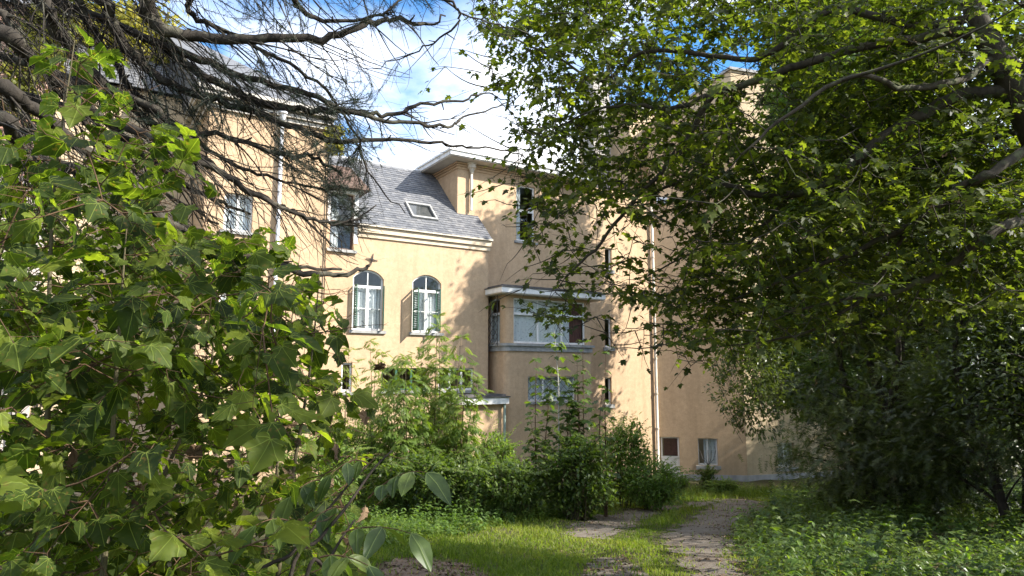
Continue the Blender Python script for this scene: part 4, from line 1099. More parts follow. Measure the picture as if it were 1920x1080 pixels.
for (x, y) in sample_px(980, MAPOLY, HOLES, rm, 880, 1990, -90, 690):
    Yc = np.interp(x, [900, 1200, 1500, 1900], [10.3, 10.2, 9.8, 9.3]) + rm.normal() * 1.2
    c0_ = at(x, y, max(7.4, Yc))
    for _ in range(rm.randint(3, 8)): cs.append(c0_ + rm.normal(size=3) * (.34, .34, .11))
Lm = Leaves(); tw = MB()
nd = sprays(Lm, tw, mnodes, cs, rm, slen=.38, nleaf=9, size=(.085, .135), pet=.045, droop=.35, tilt=.55, tint=(.42, .26), rt=.0055, face=.15)
# crown above and outside the picture, with unseen clumps added for shade
cs2 = [np.array((rm.uniform(2.5, 11), rm.uniform(4.0, 11.5), rm.uniform(10.2, 13.5))) for _ in range(110)]
cs2 += [np.array((rm.uniform(3.4, 7.0), rm.uniform(1.2, 5.0), rm.uniform(7.2, 10.5))) for _ in range(150)]  # unseen clumps towards the camera, added to shade the left saplings
cs2 += [np.array((rm.uniform(6.8, 11), rm.uniform(5.5, 11.5), rm.uniform(7.0, 10.5))) for _ in range(50)]
sprays(Lm, tw, mnodes, cs2, rm, slen=.5, nleaf=11, size=(.13, .19), pet=.045, droop=.35, tilt=.55, tint=(.42, .26), rt=.007)
# keep the open views of wall and sky free of stray leaves
P_ = Lm.pack(); x_, y_, _ = project(P_[0]); kp = np.ones(len(x_), bool)
for hx, hy, a, b, dn in HOLES: kp &= ~((((x_ - hx) / a) ** 2 + ((y_ - hy) / b) ** 2 < .8) & (rm.uniform(size=len(x_)) > dn * 1.8))
kp &= inpoly(x_, y_, MAPOLY) | (x_ > 1900) | (y_ < -40) | (rm.uniform(size=len(x_)) < .25)
Lm.p, Lm.d, Lm.u, Lm.s, Lm.t = [[q[kp]] for q in P_]
obj('twigs', tw, M['mbark'], maple, smooth=True, kind='stuff')
finish(maple, Lm, T_MAP, M['maple'], rm, 300)
# hanging bunches of dry winged seeds
Pm = Lm.p[0]; pick = rm.choice(len(Pm), 900, replace=False); sm = MB()
for k in range(5):
    n = len(pick); put_leaves(sm, T_LAN, Pm[pick] + rm.normal(size=(n, 3)) * .03 + (0, 0, -.05), nrm(rm.normal(size=(n, 3)) * .6 + (0, 0, -1)), rnd(rm, n), rm.uniform(.03, .05, n), rm.uniform(.4, 1, n), rm)
obj('seed_clusters', sm, M['deadleaf'], maple, kind='stuff')

# ================================================================== LEFT: BARE-BRANCHED CONIFER
rc = np.random.RandomState(23)
cbase = gpt(-7.6, 6.6)
conif = thing('conifer_tree', cbase, 'conifer at the upper left with dark mostly bare drooping boughs and few needle tufts', 'tree')
ct = np.array([cbase + (0, 0, -.2), cbase + (.1, 0, 2.5), cbase + (0, .1, 5.5), cbase + (.2, .1, 8.5), cbase + (.15, 0, 12)])
mb = MB(); mb.tube(smoothline(ct, 4), np.linspace(.34, .16, 17), 12); obj('trunk', mb, M['bark'], conif, smooth=True)
def tj(z): return np.array((-7.45, 6.65, z))
BOUGH = [
 ([(235, -40), (285, 40), (355, 68), (480, 74), (600, 72), (680, 50), (735, 36), (800, 48), (835, 30)], (5.2, 5.6, 6.2), 9.6, .055, .008),
 ([(-10, 60), (50, 100), (105, 146), (170, 205), (245, 268), (320, 330), (400, 372), (470, 402)], (4.6, 5.4, 6.4), 8.4, .055, .012),
 ([(-20, 160), (60, 202), (140, 270), (200, 318), (290, 392), (365, 438), (450, 474), (560, 500), (640, 505)], (4.2, 5, 6.4), 7.8, .045, .012),
 ([(-20, 222), (30, 262), (66, 320), (90, 380)], (3.8, 4.2), 7.2, .05, .03),
 ([(55, -20), (100, 48), (140, 100), (230, 190), (300, 240), (380, 300), (440, 340), (500, 372), (550, 398), (610, 417), (690, 425)], (5, 5.8, 6.8), 9.2, .04, .009),
 ([(165, -20), (212, 56), (290, 140), (360, 175), (450, 202), (560, 242), (630, 266), (700, 262), (790, 262), (850, 273), (925, 277), (985, 296)], (5.2, 6.2, 7.4), 9.4, .04, .006),
 ([(235, -20), (300, 62), (335, 112), (420, 160), (510, 198), (600, 206), (680, 212), (740, 214), (790, 194), (855, 191), (905, 176), (950, 186)], (5.4, 6.4, 7.4), 9.8, .042, .005),
 ([(330, 90), (440, 140), (560, 168), (650, 205), (720, 226), (800, 234), (850, 236), (868, 221), (935, 200), (968, 178)], (5.6, 7.2), 9.7, .03, .004),
 ([(260, 190), (320, 240), (420, 252), (520, 288), (590, 296), (641, 330)], (5.4, 6.6), 8.8, .03, .014),
 ([(300, 260), (370, 300), (430, 332), (500, 376), (545, 397), (600, 415), (665, 412), (705, 385)], (5.2, 6.4), 8.4, .032, .006),
 ([(200, 340), (300, 410), (400, 456), (470, 482), (560, 512), (620, 516), (670, 510), (692, 498)], (4.6, 5.8), 7.6, .036, .014),
 ([(500, -40), (560, 20), (620, 40), (700, 34), (780, -20)], (5.4, 6), 10.4, .03, .008),
 ([(330, -40), (350, 20), (420, 60), (520, 110), (610, 170), (665, 250), (700, 335), (760, 400)], (5.6, 6.6), 10, .026, .005),
 ([(560, -50), (680, -10), (760, -18), (850, 6), (858, 40), (815, 80), (760, 105), (700, 128)], (5.6, 6.4), 10.8, .018, .004),
 ([(760, -40), (830, 6), (920, 42), (990, 62)], (5.8, 6.4), 11, .014, .005),
 ([(100, -30), (180, 60), (250, 170), (330, 235), (420, 300), (500, 330), (580, 352), (650, 352)], (5.2, 6.6), 9.0, .03, .008),
 ([(-20, 20), (60, 110), (160, 230), (230, 300), (330, 372), (410, 420)], (4.8, 6), 8.6, .03, .01),
]
tw = MB(); nee = MB(); allp = []
TUFT = [(470, 150, 70, 30), (640, 185, 95, 45), (660, 290, 90, 45), (740, 20, 80, 50), (600, 330, 60, 50), (390, 220, 80, 60), (520, 40, 60, 40), (655, 395, 60, 50), (330, 210, 60, 40), (570, 290, 60, 40)]
def intuft(P):
    x, y, _ = project(P[-1]); return any(((x - a) / c) ** 2 + ((y - b) / d) ** 2 < 1 for a, b, c, d in TUFT)
def needles(P, n, ln):
    t = rc.uniform(.2, 1, n); k = np.clip((t * (len(P) - 1)).astype(int), 0, len(P) - 2); f = (t * (len(P) - 1) - k)[:, None]
    b = P[k] * (1 - f) + P[k + 1] * f; d = nrm(nrm(P[k + 1] - P[k]) * .8 + rnd(rc, n) * .9); s = nrm(np.cross(d, rnd(rc, n))) * .0016
    L_ = rc.uniform(.6, 1.2, (n, 1)) * ln
    V = np.stack([b - s, b + s, b + d * L_], 1).reshape(-1, 3); nee.add(V, tri=np.arange(3 * n).reshape(-1, 3), tint=np.repeat(rc.uniform(.1, .9, n), 3))
def twig(a, d, ln, r0, lvl):
    n = 6; P = [a]; dd = nrm(d); curl = rnd(rc, 1)[0] * .22
    for k in range(n - 1):
        dd = nrm(dd + curl * .5 + np.array((0, 0, -.10 if k < 3 else .14)) + rc.normal(size=3) * .07); P.append(P[-1] + dd * ln / (n - 1))
    P = np.array(P)
    x, y, _ = project(P[-1])
    if x > 1010 or (y > 520) or (x > 730 and y > 300): return
    if x > 700 and rc.uniform() < .45: return
    tw.tube(P, np.linspace(r0, r0 * .35, n), 4 if r0 > .004 else 3, cap=False)
    if intuft(P) and rc.uniform() < .95: needles(P, int(75 * ln / .4), .05)
    if lvl < 2 and ln > .22:
        for _ in range(rc.randint(1, 4) if lvl == 0 else rc.randint(0, 3)):
            k = rc.randint(1, n - 1); twig(P[k], nrm(P[k] - P[k - 1]) + rnd(rc, 1)[0] * .8 + np.array((0, 0, -.1)), ln * rc.uniform(.3, .6), r0 * .55, lvl + 1)
for pts, Ys, zj, r0, r1 in BOUGH:
    P = pxline(pts, Ys); P = np.concatenate([[tj(zj)], [tj(zj) * .45 + P[0] * .55 + (0, 0, .15)], P]); P = smoothline(P, 5)
    P[8:-1] += rc.normal(size=P[8:-1].shape) * .012
    rad = np.interp(np.linspace(0, 1, len(P)), [0, .3, 1], [r0 * 1.5, r0, r1])
    mb = MB(); mb.tube(P, rad, 8); obj('bough', mb, M['bark'], conif, smooth=True)
    ln = np.linalg.norm(np.diff(P, axis=0), axis=1); tot = ln.sum(); m = int(tot / .085)
    cum = np.concatenate([[0], np.cumsum(ln)])
    for s_ in rc.uniform(.18, .97, m) * tot:
        k = min(len(P) - 2, np.searchsorted(cum, s_) - 1); a = P[k] + (P[k + 1] - P[k]) * rc.uniform(); bd = nrm(P[k + 1] - P[k])
        side = nrm(np.cross(bd, (0, 0, 1))) * rc.choice([-1, 1])
        if rc.uniform() < .12:
            sd_ = nrm(side + rnd(rc, 1)[0] * .6 + bd * .5); tw.tube(np.array([a, a + sd_ * .04, a + sd_ * rc.uniform(.07, .14)]), [rad[k] * .45 + .003, rad[k] * .3 + .003, rad[k] * .22 + .002], 5)
        x, y, _ = project(a)
        if x > 800 and rc.uniform() < .7: continue
        d = bd * rc.uniform(.4, 1.1) + side * rc.uniform(.0, .7) + np.array((.15, 0, rc.uniform(-.9, .15)))
        if any(((x - a_) / c_) ** 2 + ((y - b_) / e_) ** 2 < 1 for a_, b_, c_, e_ in TUFT):
            for _ in range(2): twig(a, bd * .8 + rnd(rc, 1)[0] * .9 + np.array((0, 0, .1)), rc.uniform(.25, .5), .004, 1)
        twig(a, d, rc.uniform(.3, 1.15) * (1 if x < 600 else .6), rc.uniform(.0035, .009) * min(1, rad[k] / .02 + .2), 0)
obj('twigs', tw, M['bark'], conif, smooth=True, kind='stuff'); obj('needles', nee, M['needle'], conif, kind='stuff')

# ================================================================== LEFT: FOREGROUND SYCAMORE SAPLINGS
rs = np.random.RandomState(31)
STEMS = [((-2.55, 2.9), (-2.35, 3.1, 5.8), 'tall sycamore sapling nearest the viewer at the left edge, its leaves largest'),
         ((-1.75, 3.0), (-1.9, 3.3, 6.0), 'leafy sycamore sapling low in the left foreground with pale glossy leaves'),
         ((-3.3, 4.3), (-3.1, 4.2, 6.3), 'sycamore sapling whose top leaves overlap the conifer boughs at upper left'),
         ((-2.3, 4.4), (-2.1, 4.5, 6.0), 'sycamore sapling in the middle of the left thicket under the lowest conifer bough'),
         ((-1.45, 4.2), (-1.25, 4.4, 5.9), 'sycamore sapling leaning right beside the oval-leaved shoot, lower left'),
         ((-2.3, 6.2), (-2.0, 6.4, 6.2), 'sycamore sapling at the right fringe of the thicket, leaves against the sunlit wall'),
         ((-2.15, 3.45), tuple(at(140, 75, 3.5)), 'tall thin sycamore sapling whose sparse top leaves stand before the conifer boughs'),
         ((-4.9, 6.4), (-4.6, 6.4, 6.8), 'sycamore sapling deep in the thicket behind the others at the far left')]
plants = []
for (bx, by), top, lab in STEMS:
    b = gpt(bx, by); t = thing('sycamore_sapling', b, lab, 'sapling', 'sycamore saplings in the left foreground')
    P = smoothline(np.array([b + (0, 0, -.1), b * .6 + np.array(top) * .4 + rs.normal(size=3) * (.08, .08, 0), b * .25 + np.array(top) * .75 + rs.normal(size=3) * (.08, .08, 0), np.array(top)]), 6)
    mb = MB(); mb.tube(P, np.linspace(.020, .0022, len(P)), 7); obj('stem', mb, M['stem'], t, smooth=True)
    plants.append(dict(t=t, P=P, c=[P[-1] + (0, 0, .01), P[-3] + (.04, 0, 0), P[-5] - (.04, 0, 0), P[-8] + (.03, .03, 0)], L=Leaves(), tw=MB()))
def ldens(x, y):
    if y < 60 or x > 730: return 0
    if y < 230: return .6 if 80 < x < 230 else (.16 if x < 250 else 0)
    if y < 330: return .9 if x < 160 else (.8 if x < 240 else (.45 if x < 360 else 0))
    if y < 430: return 1 if x < 240 else (.75 if x < 350 else (.08 if x < 420 else 0))
    if y < 520: return 1 if x < 300 else (.95 if x < 440 else (.7 if x < 560 else 0))
    if y < 700: return 1 if x < 420 else (.95 if x < 540 else (.7 if x < 610 else (.3 if x < 655 else 0)))
    if y < 860: return 1 if x < 560 else (.6 if x < 640 else (.3 if x < 715 else 0))
    return 1 if x < 520 else (.55 if x < 620 else (.15 if x < 690 else 0))
def addc(n, ya, yb, ymin):
    k = 0
    while k < n:
        x, y = rs.uniform(-60, 730), rs.uniform(ymin, 1130)
        if rs.uniform() > ldens(x, y): continue
        lo, hi = ya, yb
        if x > 520: lo = max(lo, 4.0)
        c = at(x, y, rs.uniform(lo, hi))
        if c[2] < float(ground_z(c[0], c[1])) + .1: continue
        j = np.argmin([np.min(np.linalg.norm((p['P'] - c) * (1, 1, .7), axis=1)) + .25 * abs(p['P'][0][1] - c[1]) for p in plants])
        plants[j]['c'].append(c); k += 1
addc(150, 2.5, 3.9, 260); addc(120, 2.8, 4.6, 60); addc(430, 3.6, 6.2, 280); addc(440, 5.5, 8.0, 400)
for x, y in ((130, 95), (150, 120), (190, 165), (160, 190), (215, 215), (185, 255), (255, 245), (120, 250), (230, 300), (285, 285), (150, 320), (330, 330), (75, 300), (40, 340), (250, 350), (300, 380)):
    plants[6]['c'] += [at(x, y, rs.uniform(3.2, 3.8)) for _ in range(2)]
for p in plants:
    if p['c']:
        sprays(p['L'], p['tw'], [p['P']], p['c'], rs, slen=.26, nleaf=5, size=(.075, .165), pet=.085, droop=.42, tilt=.72, tint=(.44, .28), rt=.003, face=.08)
        P_ = p['L'].pack(); x_, y_, _ = project(P_[0] + nrm(P_[1]) * P_[3][:, None] * .5)
        kp = np.array([rs.uniform() < min(1, 1.6 * ldens(a, b)) if (a > 0 and b > 0 and b < 1080) else True for a, b in zip(x_, y_)])
        p['L'].p, p['L'].d, p['L'].u, p['L'].s, p['L'].t = [[q[kp]] for q in P_]
        obj('twigs', p['tw'], M['redstem'], p['t'], smooth=True, kind='stuff')
        finish(p['t'], p['L'], T_SYC, M['syc'], rs, 300)
# a few dead curled leaves caught in the thicket
cl = MB(); n = 70; pp = np.array([at(rs.uniform(0, 720), rs.uniform(640, 1060), rs.uniform(3.6, 5.6)) for _ in range(n)])
TD = [template(SYC, (0, .33), .5, .9, .08, k) for k in range(3)]
put_leaves(cl, TD, pp, nrm(rs.normal(size=(n, 3)) + (0, 0, -1)), rnd(rs, n), rs.uniform(.05, .10, n), rs.uniform(.2, .9, n), rs)
obj('dead_leaves', cl, M['deadleaf'], plants[4]['t'], kind='stuff')

# ---- walnut-like shoots with big oval leaflets, bottom left
rw = np.random.RandomState(41)
wb = gpt(-.98, 2.9)
waln = thing('walnut_shoot', wb, 'young shoot with big oval leaflets on arching stalks reaching right over the grass', 'sapling')
ST = [([(540, 1100), (600, 1010), (650, 950), (700, 880), (735, 845)], (3.0, 3.4)), ([(470, 1130), (545, 1040), (580, 1000), (640, 925), (690, 870)], (3.1, 3.5)), ([(570, 1100), (610, 1060), (640, 1010), (665, 975)], (2.9, 3.1))]
for pts, Ys in ST:
    P = pxline(pts, Ys); P = smoothline(np.concatenate([[wb + (0, 0, -.05)], P]), 5); mb = MB(); mb.tube(P, np.linspace(.011, .004, len(P)), 6); obj('stem', mb, M['dbark'], waln, smooth=True)
RAC = [((690, 935), (745, 888), (800, 886), 3.25, 7, .135), ((640, 1000), (700, 985), (770, 1000), 3.05, 5, .15), ((600, 900), (575, 905), (545, 930), 3.3, 5, .13), ((560, 985), (520, 970), (480, 985), 2.95, 5, .13), ((600, 1045), (640, 1040), (690, 1060), 2.7, 5, .13), ((690, 870), (660, 860), (620, 890), 3.5, 5, .11), ((650, 950), (610, 955), (575, 985), 3.2, 5, .12)]
Lw = Leaves(); rt_ = MB()
for a, m_, b, Y, n, ls in RAC:
    P = bez(at(*a, Y), at(*b, Y - .12), n=9, out=(at(*m_, Y) - (at(*a, Y) + at(*b, Y - .1)) / 2) * 1.6); rt_.tube(P, np.linspace(.004, .0015, 9), 4, cap=False)
    for k in range(n):
        t = .25 + .75 * (k // 2 * 2) / max(1, n - 1); i = min(7, int(t * 8)); d = nrm(P[i + 1] - P[i]); q = P[i] + (P[i + 1] - P[i]) * (t * 8 - i)
        s_ = nrm(np.cross(d, (0, 0, 1.0))) * (1 if k % 2 else -1)
        dd = d if k == n - 1 else nrm(s_ * .9 + d * .5)
        Lw.add(q, nrm(dd + np.array((0, 0, -.35)) + rw.normal(size=3) * .12), nrm(np.array((0, -.35, 1)) + rnd(rw, 1)[0] * .35), ls * rw.uniform(.85, 1.15) * (1.15 if k == n - 1 else 1), np.clip(.5 + rw.normal() * .25, 0.05, .95))
obj('leaf_stalks', rt_, M['redstem'], waln, smooth=True, kind='stuff')
T_WAL = [template([(x * 1.15, y) for x, y in OVA], (0, .45), .25, .35 + .15 * k, .015, k) for k in range(3)]
finish(waln, Lw, T_WAL, M['walnut'], rw, 300)
# ================================================================== YOUNG TREES IN FRONT OF THE HOUSE
rg = np.random.RandomState(53)
def ground_at_px(x, Y):
    X = (x - 960) / F * Y / (cp - (540 - 800) / F * sp) if False else (x - 960) / F * Y * 1.0
    return gpt(X, Y)
def sapling(name, label, group, x, Y, topy, T, mat, leaf, leaders, spread, r, lat=.45, tint=(.5, .2), bark='stem', nodes=.22, dens=1.0, top_bare=.0, cat='sapling', trunk_label=None, pet=.08):
    b = ground_at_px(x, Y); t = thing(name, b, label, cat, group)
    ztop = at(x, topy, Y)[2]; H = ztop - b[2]
    L = Leaves(); tw = MB(); st = MB()
    for k in range(leaders):
        f = 1.0 if k == 0 else r.uniform(.62, .97)
        off = np.array((0, 0, 0)) if k == 0 else np.array((r.uniform(-1, 1) * spread, r.uniform(-.6, .6) * spread, 0))
        top = b + off + np.array((r.normal() * .08, r.normal() * .08, H * f))
        P = smoothline(np.array([b + off * .2, b + off * .55 + (0, 0, H * f * .3), b + off * .9 + (0, 0, H * f * .65), top]), 6)
        sb = MB(); sb.tube(P, np.linspace(.014 + .004 * H, .004, len(P)), 6)
        obj('stem', sb, M[bark], t, smooth=True)
        nn = int(H * f / nodes); ph = r.uniform(0, 3)
        for j in range(1, nn + 1):
            u = j / nn; q = P[min(len(P) - 1, int(u * (len(P) - 1)))]
            h = q[2] - b[2]
            la = lat * (1.15 - u) ** .8 * r.uniform(.5, 1.2) * (1 if h > .3 else .4)
            for sgn in (0, math.pi):
                if r.uniform() > dens: continue
                a = ph + sgn + (math.pi / 2) * (j % 2) + r.normal() * .3
                dh = np.array((math.cos(a), math.sin(a), 0)); 
                e = q + dh * la + np.array((0, 0, la * r.uniform(.15, .7)))
                B = bez(q, e, sag=.05 * la, n=4); tw.tube(B, np.linspace(.006, .002, 4), 3, cap=False)
                n = max(1, int(la / (leaf * .48)) * 2)
                tt = np.sqrt(r.uniform(.15, 1, n)); base = q + (e - q) * tt[:, None]
                s_ = nrm(np.cross(dh, (0, 0, 1.))) * np.where(np.arange(n) % 2, 1, -1)[:, None]
                ld = nrm(s_ * r.uniform(.3, 1.2, (n, 1)) + dh * r.uniform(.2, 1, (n, 1)) + np.array((0, 0, -1)) * r.uniform(.0, .6, (n, 1)) + r.normal(size=(n, 3)) * .15)
                lp = base + ld * pet * .8 + np.array((0, 0, .02))
                L.add(lp, ld, nrm(np.array((0, 0, 1.)) + rnd(r, n) * .45), leaf * r.uniform(.7, 1.15, n), np.clip(tint[0] + tint[1] * r.normal(size=n) + .12 * (u - .5), .02, .98))
        n = 8; a = r.uniform(0, 6.28, n); ld = nrm(np.column_stack([np.cos(a), np.sin(a), r.uniform(-.2, .8, n)]))
        L.add(np.tile(top, (n, 1)), ld, nrm(np.array((0, 0, 1.)) + rnd(r, n) * .4), leaf * r.uniform(.5, .9, n), np.clip(tint[0] + .2 + .1 * r.normal(size=n), 0, .98))
    obj('twigs', tw, M[bark], t, smooth=True, kind='stuff')
    finish(t, L, T, M[mat], r, 300, minpx=9)
    return t
G1 = 'ash saplings in front of the sunlit wall'
sapling('ash_sapling', 'tallest pale green ash sapling, its tip just under the arched window with the open shutter', G1, 818, 22.5, 592, T_ASH, 'ash', .40, 5, .5, rg, .85, (.66, .2), nodes=.18)
sapling('ash_sapling', 'slender ash sapling whose tip stands under the left arched window', G1, 700, 23.5, 640, T_ASH, 'ash', .38, 4, .5, rg, .65, (.78, .18), dens=.9)
sapling('ash_sapling', 'bushy ash sapling between the tallest one and the bay', G1, 858, 21.5, 632, T_ASH, 'ash', .40, 4, .45, rg, .8, (.62, .2), nodes=.18)
sapling('ash_sapling', 'ash sapling at the left end of the row next to the dark thicket', G1, 652, 24.0, 655, T_ASH, 'ash', .38, 4, .6, rg, .7, (.78, .15), dens=.9)
sapling('ash_sapling', 'broad low ash sapling in the middle of the row with thin dark stems', G1, 765, 20.5, 668, T_ASH, 'ash', .38, 6, .9, rg, .95, (.58, .2), nodes=.18)
G2 = 'sycamore saplings in front of the bay'
sapling('sycamore_sapling', 'tallest sycamore sapling, pale straight stem rising in front of the bay window', G2, 1046, 19.5, 585, T_MAP, 'shrub', .21, 1, .2, rg, .55, (.5, .22), bark='paleb', nodes=.19)
sapling('sycamore_sapling', 'sycamore sapling with several thin red shoots right of the pale stemmed one', G2, 1092, 19.0, 640, T_MAP, 'shrub', .20, 5, .75, rg, .42, (.40, .2), bark='redstem', nodes=.20)
sapling('sycamore_sapling', 'shorter sycamore sapling left of the pale stemmed one, its tip beside the low grille window', G2, 1003, 20.0, 675, T_MAP, 'shrub', .20, 3, .4, rg, .38, (.5, .2), bark='redstem', nodes=.22)
sapling('sycamore_sapling', 'sycamore sapling leaning right with its tip below the lowest slit window', G2, 1132, 19.4, 662, T_MAP, 'shrub', .19, 2, .3, rg, .3, (.45, .2), bark='redstem', nodes=.24, dens=.75)

def shrub(name, label, group, x, Y, rx, ry, rz, T, mat, leaf, n, r,  tint=(.5, .22), cat='shrub', cz=.5, stems=9, bark='stem', singles=300, minpx=10, up=.6, hollow=.35, base=None, rough=.16, coff=(0, 0, 0), shoots=26):
    b = ground_at_px(x, Y) if base is None else base
    t = thing(name, b, label, cat, group)
    c = b + np.array((0, 0, rz * cz * 2)) + np.array(coff)
    # leafy shoots fill an uneven volume
    lob = [(rnd(r, 1)[0] * (1, 1, .9), r.uniform(.55, .95)) for _ in range(11)]
    k = int(n / 7); pts = []
    while len(pts) < k:
        v = rnd(r, 1)[0]; rad = (hollow + (1 - hollow) * r.uniform() ** .5)
        g = max([w * max(0, float(v @ nrm(l))) ** 3 for l, w in lob] + [.45]); g = .34 + .75 * g
        p = c + v * rad * g * np.array((rx, ry, rz)) + r.normal(size=3) * rough * leaf * 3
        if p[2] < float(ground_z(p[0], p[1])) + .03: continue
        pts.append(p)
    pts = np.array(pts); tw = MB()
    for j in range(stems):
        e = pts[r.randint(len(pts))]; s0 = b + np.array((r.uniform(-.25, .25) * rx, r.uniform(-.25, .25) * ry, -.05))
        P = bez(s0, e, sag=.25 * rz, n=7); sb = MB(); sb.tube(P, np.linspace(.012 + .006 * rz, .004, 7), 5, cap=False); obj('stem', sb, M[bark], t, smooth=True)
    L = Leaves()
    m = 7; cen = np.repeat(pts, m, 0); out_ = nrm(cen - (c - np.array((0, 0, rz * .6)))); 
    q = cen + rnd(r, len(cen)) * leaf * r.uniform(.2, 1.6, (len(cen), 1))
    ld = nrm(out_ * .8 + rnd(r, len(cen)) * .9 + np.array((0, 0, -.25)))
    ti = np.clip(tint[0] + tint[1] * (np.repeat(r.normal(size=len(pts)), m) * .7 + r.normal(size=len(cen)) * .7), .02, .98)
    L.add(q, ld, nrm(np.array((0, 0, 1.)) + rnd(r, len(cen)) * up + out_ * .3), leaf * r.uniform(.65, 1.2, len(cen)), ti)
    for _ in range(shoots):
        v = nrm(rnd(r, 1)[0] * (1, 1, .4) + np.array((0, 0, .75))); R3 = np.array((rx, ry, rz))
        Pq = bez(c + v * R3 * .35, c + v * R3 * r.uniform(1.0, 1.5) + np.array((r.normal() * .2, r.normal() * .2, -.1 * rz)), sag=.22 * rz, n=8); tw.tube(Pq, np.linspace(.007, .002, 8), 4, cap=False)
        tt = np.linspace(.35, 1, 13); q8 = np.array([np.interp(tt * 7, np.arange(8), Pq[:, i]) for i in range(3)]).T; q8 = np.repeat(q8, 2, 0); nn = len(q8)
        dd = nrm(Pq[-1] - Pq[0]); s8 = nrm(np.cross(dd, (0, 0, 1.)) + 1e-6) * np.where(np.arange(nn) % 2, 1, -1)[:, None]
        L.add(q8, nrm(s8 + dd * .5 + rnd(r, nn) * .4 + np.array((0, 0, -.2))), nrm(np.array((0, 0, 1.)) + rnd(r, nn) * .4), leaf * r.uniform(.7, 1.15, nn) * np.linspace(1.1, .6, nn), np.clip(tint[0] + .15 + .15 * r.normal(size=nn), .02, .98))
    sel = pts[r.choice(len(pts), min(len(pts), 260), replace=False)]
    for p in sel: tw.tube(np.array([p - nrm(p - b) * leaf * 3 + (0, 0, -leaf), p, p + nrm(p - c) * leaf]), [.005, .004, .002], 3, cap=False)
    obj('twigs', tw, M[bark], t, smooth=True, kind='stuff')
    finish(t, L, T, M[mat], r, singles, minpx=minpx)
    return t
G3 = 'bramble and shrub mounds below the house'
shrub('bramble_bush', 'dark green bramble mound in front of the ash saplings', G3, 800, 18.6, 1.9, 1.0, .95, T_NET, 'shrub', .13, 5200, rg, (.58, .26))
shrub('bramble_bush', 'dark green bramble mound in the middle, between the ash and sycamore saplings', G3, 945, 18.2, 1.55, 1.0, .85, T_NET, 'shrub', .12, 5000, rg, (.60, .26))
shrub('bramble_bush', 'dark bramble mound at the foot of the pale stemmed sycamore sapling', G3, 1075, 18.4, 1.2, .9, 1.15, T_NET, 'shrub', .13, 4600, rg, (.50, .24))
shrub('elder_shrub', 'bright leafy shrub left of the low porch', G3, 925, 23.5, 1.2, .9, 1.3, T_LAN, 'bright', .16, 3200, rg, (.6, .2))
shrub('elder_shrub', 'bright yellow-green shrub right of the sycamore saplings, before the drainpipe', G3, 1168, 22.5, 1.0, 1.0, 1.45, T_LAN, 'bright', .16, 3800, rg, (.55, .2))
shrub('elder_shrub', 'spreading sunlit shrub by the edge of the drive left of the back door', G3, 1215, 21.5, 1.2, 1.2, .75, T_LAN, 'bright', .13, 4200, rg, (.4, .22))
shrub('elder_shrub', 'pale green shrub seen behind the right fringe of the left thicket', G3, 672, 21.0, 1.6, 1.2, 1.5, T_LAN, 'bright', .15, 4200, rg, (.65, .2))
shrub('elder_shrub', 'pale green shrub behind the shoot with big oval leaflets', G3, 600, 17.5, 1.5, 1.2, 1.2, T_LAN, 'bright', .13, 3800, rg, (.65, .2))
shrub('wall_weed', 'feathery blue-green weed growing against the wall under the back door', 'weeds along the wall', 1252, 31.0, .9, .5, .42, T_LAN, 'shrub', .16, 1400, rg, (.55, .2), cat='weed')
shrub('wall_weed', 'feathery weed growing up beside the ground floor window', 'weeds along the wall', 1318, 31.5, .35, .4, .6, T_LAN, 'shrub', .15, 900, rg, (.5, .2), cat='weed')
shrub('wall_weed', 'pale yellow-green weed in the sun at the foot of the grey plinth', 'weeds along the wall', 1345, 30.5, .8, .4, .32, T_LAN, 'bright', .14, 1000, rg, (.7, .15), cat='weed')

